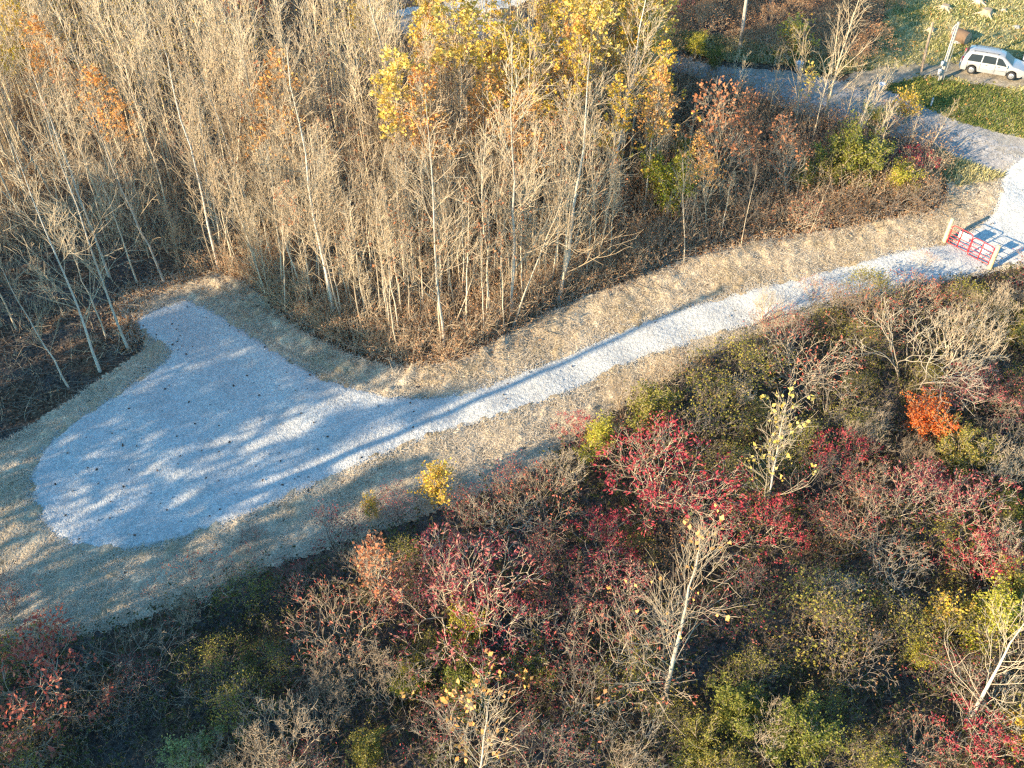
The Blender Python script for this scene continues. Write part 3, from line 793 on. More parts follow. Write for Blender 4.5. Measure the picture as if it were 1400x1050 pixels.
# ------------------------------------------------------------------ shrubs
K = {}
def mk(key, n, f, *a): K[key] = [kind3(a[0], f(), *a[1:]) for _ in range(n)]
mk('bare', 3, lambda: forked(7, extra=1), 'bare_shrub', 'grey_bark', 'grey_bark')
mk('tan', 2, lambda: forked(9, (.9, .8, .6, .5, .4, .3), .6, .42, up=.12, extra=2), 'bare_shrub', 'tan_bark', 'tan_bark')
mk('dusky', 3, lambda: forked(7, leaf=1, L=.12, W=.07, n=2, sp=.16, prob=.5, extra=2), 'dusky_shrub', 'dark_bark', 'mid_bark', 'deepred')
mk('brownfill', 3, lambda: forked(8, (.8, .7, .55, .45, .35, .25), .7, extra=2, leaf=1, L=.11, W=.06, n=2, sp=.2, prob=.5), 'brown_shrub', 'dark_bark', 'mid_bark', 'brown')
mk('olivefill', 3, lambda: forked(8, (.8, .7, .55, .45, .35, .25), .7, extra=2, leaf=1, L=.11, W=.07, n=4, sp=.2, prob=.7), 'olive_shrub', 'dark_bark', 'mid_bark', 'olive')
_red = lambda: forked(7, leaf=1, L=.16, W=.06, n=5, sp=.08, prob=rng.uniform(.62, .85), extra=1)
mk('red', 2, _red, 'red_sumac', 'grey_bark', 'tan_bark', 'red')
mk('rose', 3, _red, 'red_sumac', 'grey_bark', 'tan_bark', 'rose')
K['red'] += K['rose']
mk('crim', 2, lambda: forked(6, leaf=1, L=.18, W=.065, n=9, sp=.11, prob=.8), 'red_sumac', 'grey_bark', 'tan_bark', 'red')
mk('redtip', 2, lambda: forked(8, extra=1, leaf=1, L=.16, W=.06, n=2, sp=.08, prob=.4), 'red_tipped_shrub', 'grey_bark', 'tan_bark', 'coral')
HT_ = 0
mk('coral', 1, lambda: forked(7, leaf=1, L=.2, W=.1, n=5, sp=.13, prob=.8, extra=1), 'coral_shrub', 'grey_bark', 'tan_bark', 'coral')
mk('orange', 1, lambda: leafy(2.8, 1.5, 10, 8, 4, 5, .11, .07, .75), 'orange_maple', 'grey_bark', 'tan_bark', 'orange')
mk('green', 2, lambda: leafy(ln=8, L=.10, W=.06), 'green_shrub', 'grey_bark', 'grey_bark', 'green')
mk('olive', 2, lambda: leafy(ln=7, L=.10, W=.06, dens=.75), 'olive_shrub', 'tan_bark', 'tan_bark', 'olive')
mk('lime', 2, lambda: leafy(ln=8, L=.10, W=.06, dens=.7), 'yellow_green_shrub', 'tan_bark', 'tan_bark', 'lime')
mk('sage', 1, lambda: leafy(ln=4, dens=.8), 'sage_shrub', 'tan_bark', 'tan_bark', 'sage')
mk('yellow', 1, lambda: leafy(2.4, 1.1, 7, 8, 4, 3, .13, .09, .6), 'yellow_shrub', 'tan_bark', 'tan_bark', 'gold')
HT = dict(bare=3.1, tan=3.2, dusky=3.1, brownfill=2.8, olivefill=2.8, red=3.1, crim=3.1, redtip=3.1, coral=3.1, orange=2.8, green=2.6, olive=2.6, lime=2.6, sage=2.6, yellow=2.4)
RD = dict(bare=2.2, tan=2.1, dusky=2.2, brownfill=1.9, olivefill=1.9, red=2.2, crim=2.2, redtip=2.2, coral=2.2, orange=1.6, green=1.6, olive=1.6, lime=1.6, sage=1.6, yellow=1.2)
placed = []
def shrub(u, v, r, key, label, group=None, up=None):
    dep = proj(*px(u, v + r * .5))[2]
    s = r * dep / F / RD[key]; h = HT[key] * s
    g = px(u, v + .62 * h * F / dep * .70)
    placed.append((u, v, r))
    return random.choice(K[key]).plant(g, label, 'shrub', group, scale=s, up=up)
SH = [
 (640,812,92,'red','broad crimson sumac with green showing through beside the pale bare shrub'), (590,790,55,'red','crimson sumac at the left shoulder of the broad crimson one'), (690,850,58,'red','crimson sumac at the right shoulder of the broad crimson one'),
 (640,850,36,'lime','yellow green bush showing through the middle of the broad crimson sumac'), (820,735,44,'crim','upright bright red sumac between the tan bare shrub and the pale leafless tree'), (835,795,50,'red','red sumac right under the upright bright red one'),
 (905,640,78,'red','large rose red sumac left of the pale tree with yellow leaves'), (860,610,46,'redtip','pinkish red shrub on the upper left flank of the large rose red sumac'),
 (950,690,50,'red','red sumac under the large rose red one'), (1040,715,46,'crim','scarlet sumac at the foot of the pale tree with yellow leaves'),
 (1145,625,42,'crim','scarlet sumac just right of the pale tree with yellow leaves'), (1225,675,58,'red','left half of the long red sumac band at the right'), (1305,705,66,'red','right half of the long red sumac band at the right'),
 (1180,720,55,'redtip','bare shrub with coral tips under the long red band'), (1330,770,48,'crim','lowest scarlet sumac of the long red band'),
 (1320,1005,50,'crim','scarlet sumac by the lower right corner'), (1240,1010,45,'redtip','thin red tipped shrub left of the lower right scarlet sumac'),
 (70,925,78,'coral','coral red shrub in the lower left corner'), (15,815,40,'dusky','dark reddish shrub at the left picture edge beside the straw verge'), (40,990,60,'brownfill','brown shrub under the coral red one in the lower left corner'),
 (475,850,66,'redtip','tan bare shrub with reddish tips left of the broad crimson sumac'), (470,920,50,'tan','pale many stemmed shrub under the tan one with reddish tips'),
 (195,885,64,'bare','grey leafless shrub below the straw verge in the lower left shade'), (275,800,50,'redtip','low pinkish leafless shrub overhanging the straw verge'), (345,775,34,'redtip','small leafless shrub right of the low pinkish one on the verge'),
 (350,728,17,'dusky','tiny red brown bush standing alone on the shaded straw verge'), (390,1005,68,'tan','pale tan leafless shrub at the bottom edge right of the sage green one'),
 (270,1025,42,'sage','sage green leafy shrub at the bottom edge'), (300,905,40,'olivefill','dark green shrub in the lower left shade'),
 (740,690,58,'redtip','pinkish tan leafless shrub left of the upright bright red sumac'), (700,660,40,'dusky','dark twiggy shrub on the slope below the straw verge'),
 (845,895,76,'redtip','wide twiggy bare shrub left of the pale leafless tree'), (790,950,55,'bare','grey brown bare shrub under the wide twiggy one'), (1000,800,58,'dusky','dark red tinged shrub right of the pale leafless tree'),
 (600,655,34,'yellow','bright yellow shrub on the edge of the straw verge'), (508,692,18,'yellow','tiny yellow bush left of the bright yellow shrub'),
 (545,690,34,'dusky','red twigged shrub between the two yellow ones'), (640,700,40,'dusky','dark reddish shrub below the bright yellow one'),
 (815,600,38,'lime','yellow green shrub at the top corner of the red sumac slope'), (785,585,26,'crim','small scarlet bush where the straw verge meets the thicket'), (880,560,48,'olive','olive shrub over the large rose red sumac'),
 (960,560,52,'olivefill','olive brown shrub right of the olive one'), (930,520,44,'brownfill','brown twiggy shrub overlooking the driveway bend'), (1010,500,48,'olivefill','olive shrub under the driveway middle'),
 (1045,420,30,'tan','leafless sapling bush standing against the white driveway'), (1090,500,58,'redtip','grey shrub with red tips under the driveway'), (1125,540,50,'bare','grey bare shrub left of the orange maple'),
 (1235,480,78,'bare','widest fan shaped grey bare shrub above the orange maple'), (1300,470,56,'tan','tan bare shrub right of the fan shaped one'), (1175,440,48,'redtip','red flecked shrub left of the fan shaped bare one'),
 (1262,572,40,'orange','blazing orange maple bush standing out in the thicket'), (1315,540,46,'red','dull red sumac right of the orange maple'), (1300,610,44,'olive','olive shrub under the orange maple on its right'),
 (1180,600,40,'tan','pale leafless shrub left of the orange maple'), (1360,600,44,'bare','grey leafless shrub at the right picture edge beside the dull red sumac'), (1380,540,36,'dusky','dark shrub at the right picture edge above the grey leafless one'),
 (1205,775,52,'bare','silvery bare shrub under the long red band'), (1100,830,62,'olivefill','olive shrub with bare twigs right of the pale leafless tree'), (1150,880,56,'brownfill','brown shrub under the olive one with bare twigs'),
 (1250,890,30,'lime','bright yellow green bush left of the white leafless tree'), (1335,835,56,'lime','yellow green shrub above the white leafless tree'), (1275,835,36,'yellow','golden bush left of the yellow green shrub'),
 (1380,800,46,'olive','olive shrub at the right edge over the yellow green one'), (1385,985,38,'yellow','yellow bush in the lower right corner'), (1200,1035,26,'lime','bright green bush at the bottom edge'),
 (1000,960,46,'green','green leafy shrub right of the pale leafless tree foot'), (960,1010,44,'olive','olive shrub at the bottom edge under the pale leafless tree'), (1080,990,55,'green','dark green shrub at the bottom edge'),
 (560,925,34,'lime','yellow green bush under the left side of the broad crimson sumac'), (640,930,46,'green','green shrub at the foot of the broad crimson sumac'), (500,1015,38,'olive','olive shrub at the bottom edge left of the peach leaved tree'),
 (725,905,36,'olive','olive bush under the right side of the broad crimson sumac'), (760,1010,56,'dusky','dark reddish shrub right of the peach leaved tree'), (870,1000,48,'bare','grey bare shrub at the bottom edge below the wide twiggy one'),
 (1110,400,26,'redtip','red tipped twig bush leaning over the driveway edge'), (1065,450,40,'dusky','reddish shrub right below the driveway middle'), (1262,356,15,'redtip','thin pink red twigs at the road edge left of the gate post'),
 (1230,405,40,'redtip','straw coloured shrub with red tips along the driveway'), (1348,432,42,'tan','tan bush below the gate'), (1388,446,36,'olive','olive bush below the gate at the right edge'), (1150,415,32,'brownfill','brown bush along the driveway right of the leafless sapling bush'),
 (1290,420,36,'redtip','red flecked bush between the straw coloured one and the tan bush below the gate'), (1390,690,36,'green','dark green shrub at the right edge beside the long red band'),
]
for s in SH: shrub(*s)
# shrubs on the wood's side
WS = [(1155,222,50,'green','full green shrub at the wood edge above the straw bank'), (1110,245,32,'olive','olive bush on the left flank of the full green shrub'), (1245,225,28,'crim','scarlet bush right of the full green shrub'),
      (1225,250,30,'lime','yellow green bush under the scarlet one at the wood edge'), (1255,270,30,'brownfill','tan dry bush at the last corner of the wood before the gate'), (1215,275,28,'brownfill','brown bush left of the last corner of the wood'),
      (912,258,50,'lime','tall olive green shrub within the right part of the wood'), (928,215,30,'olive','olive bush behind the top of the tall olive green shrub'), (1150,285,30,'brownfill','brown bush in front of the full green shrub'), (1090,295,30,'redtip','pinkish bare bush at the foot of the rusty sapling'),
      (1215,160,26,'redtip','orange red flecked bush between the bare tan trees and the grey road'), (1235,150,24,'yellow','yellow bush across the road from the two short posts'), (1190,165,22,'lime','yellow green bush left of the orange red flecked one at the grey road'),
      (600,340,16,'yellow','small orange yellow bush low inside the bare wood'), (978,84,18,'olive','olive bush overhanging the far grey road'), (950,66,20,'lime','yellow green bush on the far roadside'), (1075,60,30,'yellow','golden bush across the grey road near the utility pole'),
      (880,330,34,'brownfill','brown bush at the wood edge left of the thin tan sapling'), (985,290,30,'brownfill','brown bush under the twiggy sapling at the wood edge'),
      (20,40,36,'olive','olive bush in the top left corner'), (70,20,34,'yellow','golden bush near the top left corner'), (30,90,30,'lime','yellow green bush under the top left corner'), (330,15,30,'coral','reddish bush at the top edge of the left wood'), (180,10,34,'olivefill','olive brown bush at the top edge left of the reddish one'),
      (430,12,30,'brownfill','brown bush at the top edge right of the reddish one'), (915,15,30,'red','dark red bush at the top edge before the utility pole')]
for s in WS: shrub(*s)
mk('bank', 3, lambda: forked(8, (.8, .7, .55, .45, .35, .25), .7, extra=2, leaf=1, L=.13, W=.07, n=5, sp=.22, prob=.7), 'brown_shrub', 'tan_bark', 'tan_bark', 'rustan')
# dry brown hedge bank behind the road
HB = ground_poly([(880,62),(950,78),(1000,88),(1080,93),(1150,104),(1178,92),(1200,50),(1215,0),(1215,-50),(860,-50)])
pp = []
for x, y in scatter(HB, 400):
    if all((x - a) ** 2 + (y - b) ** 2 > 2.6 for a, b in pp): pp.append((x, y))
for x, y in pp[:46]:
    random.choice(K['bank']).plant((x, y, H(x, y)), 'dry brown bush massed on the bank behind the grey road', 'shrub', 'brown bushes behind the grey road', scale=random.uniform(.5, .85))
# thicket filling between the named shrubs
THICK = [(-40,900),(0,886),(150,868),(300,812),(420,768),(520,735),(620,698),(720,658),(780,612),(870,552),(960,496),(1060,458),(1150,428),(1290,394),(1400,374),(1500,352),(1640,320),(1900,330),(1900,1120),(-80,1120)]
gTH = ground_poly(THICK)
fill = []
for x, y in scatter(gTH, 2100):
    u, v, d = proj(x, y, float(H(x, y)) + 1.2)
    if not (-10 < u < 1620 and v < 1075): continue
    if any((u - a) ** 2 + (v - b) ** 2 < (r * .55) ** 2 for a, b, r in placed): continue
    if any((x - a) ** 2 + (y - b) ** 2 < 2.2 for a, b in fill): continue
    fill.append((x, y))
for i, (x, y) in enumerate(fill[:125]):
    k = random.choice(['brownfill', 'olivefill', 'dusky', 'olivefill', 'bare', 'tan'])
    random.choice(K[k]).plant((x, y, H(x, y)), 'low dull twiggy shrub filling the thicket below the driveway', 'shrub', 'dull shrubs filling the thicket', scale=random.uniform(.5, .8))
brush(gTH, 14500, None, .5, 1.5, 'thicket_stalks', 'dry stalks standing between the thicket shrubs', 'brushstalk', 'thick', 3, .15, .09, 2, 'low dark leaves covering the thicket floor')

# pale trees standing in the thicket
tv = [kind3('pale_tree', sapling(6, .05, .12, 22, 5, 2, spread=.36, ang=.58, up=.16, k=6, br_=.3, tw=.007, leaf=.2, L=.15, zl=.4, ln=4), 'white_bark', 'pale_bark', lf) for lf in ('yellow', 'peach')]
tvb = kind3('pale_tree', sapling(6, .07, .14, 27, 5, 2, spread=.34, ang=.7, up=.14, k=6, br_=.28, tw=.006, leaf=.07, L=.11, zl=.55, ln=4), 'white_bark', 'tan_bark', 'peach')
tvw = kind3('pale_tree', sapling(5, .075, .12, 18, 5, 2, spread=.46, ang=.85, up=.12, k=6, br_=.32, tw=.006), 'white_bark', 'tan_bark')
tree_at(tv[0], 6, (1044, 712), (1075, 560), 'pale spreading tree holding sparse yellow leaves in the red thicket')
tree_at(tvb, 6, (905, 960), (955, 755), 'tall pale leafless tree with a few orange leaves at its tips in the lower thicket')
tree_at(tv[1], 6, (654, 1085), (668, 948), 'pale tree with large peach leaves at the bottom edge')
tree_at(tvw, 5, (1325, 985), (1400, 850), 'white leafless tree under the yellow green shrub at the right edge')
rb = kind3('brown_leaved_sapling', sapling(4, .035, .15, 20, 4, 3, spread=.22, leaf=.6, L=.15, zl=.3, ln=3), 'grey_bark', 'tan_bark', 'rust')
tree_at(rb, 4, (520, 840), (512, 752), 'slim sapling with dry pinkish brown leaves left of the broad crimson sumac')

# trees beyond the left picture edge whose shade lies on the gravel pad
shade = [kind3('shade_tree', sapling(14, .18, .2, 30, 6, 3, spread=.32, ang=.7, k=6, leaf=.7, L=.34, zl=.1, ln=5, tw=.014), 'grey_bark', 'grey_bark', 'brown') for _ in range(2)]
for i, (x, y, s) in enumerate([(-46,16,.9),(-50,22,1),(-54,28,1.05),(-49,9,.8),(-58,19,1.1),(-62,30,1.1),(-44,24,.85),(-44,4,.75),(-47,-3,.75),(-50,-9,.8),(-40,-1,.62),(-39,-8,.64),(-44,-14,.75),(-38,8,.6),(-57,36,1.0),(-60,11,1.0),
        (-42,20,.75),(-52,33,.9),(-36,4,.55),(-35,-3,.55),(-36,-12,.6),(-32,-6,.48),(-43,-20,.75),(-33,-14,.55),(-38,-19,.65),(-46,33,.8),(-30,1,.42),(-40,6,.66),(-36.5,12,.56),(-33,3,.48),(-37,1,.6)]):
    random.choice(shade).plant((x, y, H(x, y)), 'tall brown leaved tree beyond the left picture edge that shades the gravel pad', 'tree', 'shade trees left of the clearing', scale=s * (1.2 if y > 14 else 1.42 if y > -2 else 1.15))
B = px(480, 620); sx, sy = -math.sin(R_(58.8)), -math.cos(R_(58.8))
bx_, by_ = B[0] + sx * 27, B[1] + sy * 27
snag = empty('dead_tree', (bx_, by_, H(bx_, by_)), 0, 'tall bare dead trunk beyond the left edge whose shadow runs along the driveway', 'tree')
t, tr = trunkline(17, .25, 12, .0012); tr[:] = np.linspace(.25, .17, 12)
MB().tubes(t, tr, 10).build('trunk', M['grey_bark'], snag)

# ------------------------------------------------------------------ gate
M['gate_red'] = plain('red painted tube', (.42, .010, .014), .45, 0, .15, 8)
M['post'] = barkmat('debarked timber post', (.52, .40, .22), (.68, .55, .33), 3, (.36, .26, .14))
M['sign_white'] = plain('white sign plate', (.78, .78, .76), .4, 0, .03)
M['steel'] = plain('galvanised steel', (.42, .43, .43), .45, .6, .1)
gl, gr = px(1290, 332), px(1352, 369)
for g, lab in ((gl, 'peeled timber gate post on the straw bank side'), (gr, 'peeled timber gate post on the thicket side')):
    r = empty('gate_post', g, random.uniform(0, 3), lab, 'post', 'timber gate posts')
    t = np.array([[[0, 0, -.3], [0.01, 0, .5], [.015, .01, 1.1], [.02, .01, 1.72]]])
    MB().tubes(t, np.array([[.135, .13, .125, .12]]), 12).build('post', M['post'], r, True)
    MB().lathe([(.12, 1.715), (.10, 1.745), (.02, 1.76)], 12, (.02, .01, 0)).build('post_top', M['post'], r)
dv = gr - gl; Lg = float(np.linalg.norm(dv[:2])); yaw = math.atan2(dv[1], dv[0]); leaf_len = (Lg - .36 - .06) / 2
def bar(mb, a, b, r=.024, k=8):
    mb.tubes(np.array([[a, (np.array(a) + b) / 2, b]], float), np.full((1, 3), r), k)
sl = (gr[2] - gl[2]) / Lg
for i in (0, 1):
    o0 = .18 + i * (leaf_len + .06)
    base = gl + dv / Lg * o0
    g = empty('gate_leaf', (base[0], base[1], gl[2] + sl * o0 + .16), yaw, ['red tube gate leaf hung on the straw bank post', 'red tube gate leaf hung on the thicket side post'][i], 'gate', 'leaves of the red farm gate')
    Hh = 1.25; c = .16; W = leaf_len
    fr = [(0, 0, 0), (0, 0, Hh - c), (c * .3, 0, Hh - c * .3), (c, 0, Hh), (W - c, 0, Hh), (W - c * .3, 0, Hh - c * .3), (W, 0, Hh - c), (W, 0, 0), (0, 0, 0)]
    mb = MB()
    for a, b in zip(fr[:-1], fr[1:]): bar(mb, np.array(a), np.array(b), .026)
    mb.build('frame', M['gate_red'], g)
    for z in (.2, .4, .62, .88):
        m2 = MB(); bar(m2, np.array((.02, 0, z)), np.array((W - .02, 0, z)), .019); m2.build('rail', M['gate_red'], g)
    m3 = MB().box((W / 2 - .03, -.032, .0), (W / 2 + .03, -.02, Hh)); m3.build('upright', M['gate_red'], g)
    for z in (.25, .95):
        xh = -.07 if i == 0 else W + .02
        MB().box((xh, -.03, z), (xh + .05, .03, z + .05)).build('hinge', M['steel'], g)
    ca, sa = math.cos(yaw), math.sin(yaw)
    plates = [((W * .36, .60), (W * .86, 1.08), 'white rectangular sign hung on the straw bank side gate leaf')] if i == 0 else \
        [((W * .46, .84), (W * .86, 1.14), 'upper small white sign on the thicket side gate leaf'), ((W * .40, .50), (W * .72, .74), 'lower small white sign on the thicket side gate leaf')]
    for (x0, z0), (x1, z1), lab in plates:
        s = empty('sign', (base[0] + ca * x0, base[1] + sa * x0, gl[2] + sl * o0 + .16 + z0), yaw, lab, 'sign', 'white signs on the gate')
        MB().box((0, .030, 0), (x1 - x0, .036, z1 - z0)).build('plate', M['sign_white'], s)
        bb = MB()
        for ax in (.05, x1 - x0 - .05): bb.lathe([(.012, .020), (.012, .030)], 8, (ax, 0, z1 - z0 - .04), 'y')
        bb.build('bolts', M['steel'], s)

# ------------------------------------------------------------------ poles by the van
M['pole_wood'] = barkmat('weathered pole', (.30, .255, .20), (.46, .41, .34), 3, (.2, .16, .12))
M['pole_brown'] = barkmat('brown pole', (.34, .24, .16), (.48, .36, .25), 3, (.24, .16, .1))
M['plastic'] = plain('pale grey plastic', (.42, .43, .43), .5)
def pole(base, top, r, lab, mat, cap=True):
    Bq, T = stand(base, top); v = T - Bq
    g = empty('utility_pole', Bq, 0, lab, 'pole')
    z = np.linspace(-.05, 1, 5)[:, None]
    MB().tubes((z * v)[None], np.linspace(r * 1.1, r * .85, 5)[None], 10).build('shaft', mat, g, True)
    MB().add(np.concatenate([v[None] + .0 * v, v + np.array([[math.cos(a) * r * .85, math.sin(a) * r * .85, 0] for a in np.arange(10) * .6283])]),
             None, [[0, 1 + i, 1 + (i + 1) % 10] for i in range(10)]).build('top', mat, g)
    return g, v
g, v = pole((1285, 110), (1311, 30), .105, 'grey power service pole with meter boxes beside the van', M['pole_wood'])
n = v / np.linalg.norm(v)
mb = MB(); q = np.array([-.15, -.08, 0]); mb.tubes(np.array([[q, q + v * .4, q + v * .93]]), np.full((1, 3), .035), 8); mb.build('conduit', M['plastic'], g)
q2 = np.array([.20, -.06, 0]); MB().tubes(np.array([[q2, q2 + v * .3, q2 + v * .58]]), np.full((1, 3), .025), 8).build('cable', M['steel'], g)
for h, s, nme in ((.17, .11, 'meter_box'), (.32, .085, 'switch_box')):
    c = v * h + np.array([-.30, -.18, 0])
    b = MB().box((c[0] - s, c[1] - .09, c[2] - s * 1.9), (c[0] + s, c[1] + .09, c[2] + s * 1.9)).build(nme, M['plastic'], g)
    if nme == 'meter_box': MB().lathe([(.085, -.15), (.085, -.09)], 14, (c[0], c[1], c[2] + .06), 'y').build('meter', M['steel'], b)
mb = MB(); a = np.linspace(0, math.pi, 8)
lp = v * .9 + np.stack([-.17 - .16 * np.sin(a), np.full(8, -.12), .32 - a * .26], 1)
mb.tubes(lp[None], np.full((1, 8), .028), 6).build('weather_loop', M['plastic'], g)
pole((1259, 99), (1275, 31), .10, 'slim brown post left of the grey power service pole', M['pole_brown'])
pole((1011, 68), (1026, -40), .13, 'tall grey utility pole rising from the brown bank behind the road', M['pole_wood'])
pole((1052, 14), (1062, -60), .16, 'pale trunk like pole cut by the top edge right of the tall utility pole', M['pole_wood'])
Bq, T = stand((1272, 146), (1278, 133)); g = empty('marker_post', Bq, 0, 'short pale marker stake on the lawn edge by the grey road', 'post')
MB().lathe([(.06, -.1), (.06, .62), (.05, .66), (.01, .67)], 10).build('stake', M['plastic'], g); MB().lathe([(.063, .48), (.063, .56)], 10, cap=False).build('band', M['steel'], g)

# ------------------------------------------------------------------ buckets
M['bucket'] = plain('white plastic bucket', (.75, .76, .78), .4)
for (u, v), lab, sc in (((1091, 98), 'white bucket standing on the far side of the grey road', 1.0), ((1203, 126), 'white bucket in the fork between the grey road and the parking spur', .9)):
    Bq = px(u, v); g = empty('bucket', Bq + np.array([0, 0, .1]), .4, lab, 'bucket', scale=sc)
    MB().lathe([(.02, .0), (.22, .0), (.27, .55), (.295, .56), (.295, .60), (.26, .60), (.255, .5), (.2, .06), (.02, .05)], 20, cap=False).build('pail', M['bucket'], g, True)
    a = np.linspace(0, math.pi, 10); MB().tubes(np.stack([.29 * np.cos(a), .1 * np.sin(a), .57 + .20 * np.sin(a)], 1)[None], np.full((1, 10), .01), 5).build('handle', M['steel'], g)

# ------------------------------------------------------------------ stumps, log, stones
M['stump'] = barkmat('weathered stump', (.40, .31, .2), (.56, .46, .32), 4, (.25, .19, .13))
M['cutwood'] = plain('cut wood', (.36, .26, .16), .8, 0, .3, 10)
M['stone'] = plain('pale stone', (.36, .34, .30), .9, 0, .2, 5)
def stump(u, v, r, h, lab, roots=7):
    r *= .78; h *= .85
    g = empty('tree_stump', px(u, v), random.uniform(0, 6), lab, 'stump')
    mb = MB().lathe([(r * 1.5, -.1), (r * 1.2, h * .3), (r, h * .7), (r * .95, h)], 14, cap=False)
    P = []
    for i in range(roots):
        a = i * 6.283 / roots + random.uniform(-.3, .3); L = r * random.uniform(2.0, 3.6); c, s = math.cos(a), math.sin(a)
        P.append([[c * r * .7, s * r * .7, h * .55], [c * r * 1.3, s * r * 1.3, h * .25], [c * L * .7, s * L * .7, .05], [c * L, s * L, -.04]])
    mb.tubes(np.array(P), np.repeat(np.array([[r * .34, r * .3, r * .2, r * .1]]), roots, 0), 6)
    mb.build('bole', M['stump'], g)
    MB().lathe([(r * .95, h), (r * .5, h + .02), (.01, h + .01)], 14, cap=False).build('cut_face', M['cutwood'], g)
stump(1292, 12, .38, .35, 'weathered stump with spreading roots at the top of the lawn')
stump(1338, 4, .38, .35, 'rooted stump at the top edge right of the spreading one')
stump(1348, 20, .45, .5, 'thick stump casting a short dark shadow below the two rooted stumps', 4)
stump(1272, 43, .3, .3, 'low stump just behind the slim brown post', 4)
stump(1372, 15, .18, .2, 'smallest stump at the upper right of the lawn', 5)
def rock(u, v, s, name, lab, mat, cat):
    me = MB(); k, m = 10, 7
    th = np.linspace(0.05, math.pi - .05, m); ph = np.arange(k) * 6.283 / k
    d = np.stack([np.sin(th)[:, None] * np.cos(ph), np.sin(th)[:, None] * np.sin(ph), np.cos(th)[:, None] * np.ones(k)], -1)
    V = d * np.array(s) * (1 + .14 * rng.normal(size=(m, k, 1)))
    j = np.arange(k); q = np.concatenate([np.stack([i*k+j, (i+1)*k+j, (i+1)*k+(j+1) % k, i*k+(j+1) % k], -1) for i in range(m - 1)])
    me.add(V, q); o = me.build(name, mat, None, False); p = px(u, v); o.location = (p[0], p[1], p[2] + s[2] * .55); tag(o, lab, cat); return o
rock(1324, 53, (.22, .2, .2), 'stone', 'round pale stone touching the big log on the lawn', M['cutwood'], 'stone')
rock(1309, 59, (.4, .25, .16), 'stone', 'flat pale stone at the foot of the big log', M['stone'], 'stone')
rock(1389, 39, (.32, .22, .15), 'stone', 'white stone near the right edge of the lawn', M['stone'], 'stone')
pl = px(1311, 57); g = empty('log', pl + np.array([0, 0, .42]), R_(-50), 'big cut log lying on the lawn behind the service pole', 'log')
M['logbark'] = barkmat('brown log bark', (.15, .10, .065), (.24, .17, .11), 4, (.12, .08, .05))
MB().lathe([(.46, -.6), (.5, -.3), (.48, .3), (.45, .6)], 16, axis='x', cap=False).build('bark', M['logbark'], g, True)
for s in (-1, 1): MB().lathe([(.455, .598 * s), (.2, .605 * s), (.01, .6 * s)], 16, axis='x', cap=False).build('cut_face', M['cutwood'], g)

# concrete slab beneath the van
M['concrete'] = groundmat('concrete', [(4, [(.3, .36, .35, .33), (.7, .5, .48, .45)])], (12, .01))
vr = px(1325, 106); vf = px(1379, 115)

# ------------------------------------------------------------------ vehicles
M['silver'] = plain('silver paint', (.36, .355, .34), .4, .2, .06, 3, .15)
M['greyblue'] = plain('grey paint', (.46, .47, .49), .4, .2, .03, 3, .2)
M['glass'] = plain('dark tinted glass', (.02, .026, .03), .3, 0, .1, 3, 0, .15)
M['rubber'] = plain('black rubber', (.02, .02, .02), .8)
M['trim'] = plain('black trim', (.035, .035, .035), .55)
M['alloy'] = plain('alloy wheel', (.62, .63, .64), .3, .7, .05)
M['tail'] = plain('red tail lamp', (.45, .02, .02), .2)
M['lamp'] = plain('clear head lamp', (.72, .74, .75), .1, .1, .02)

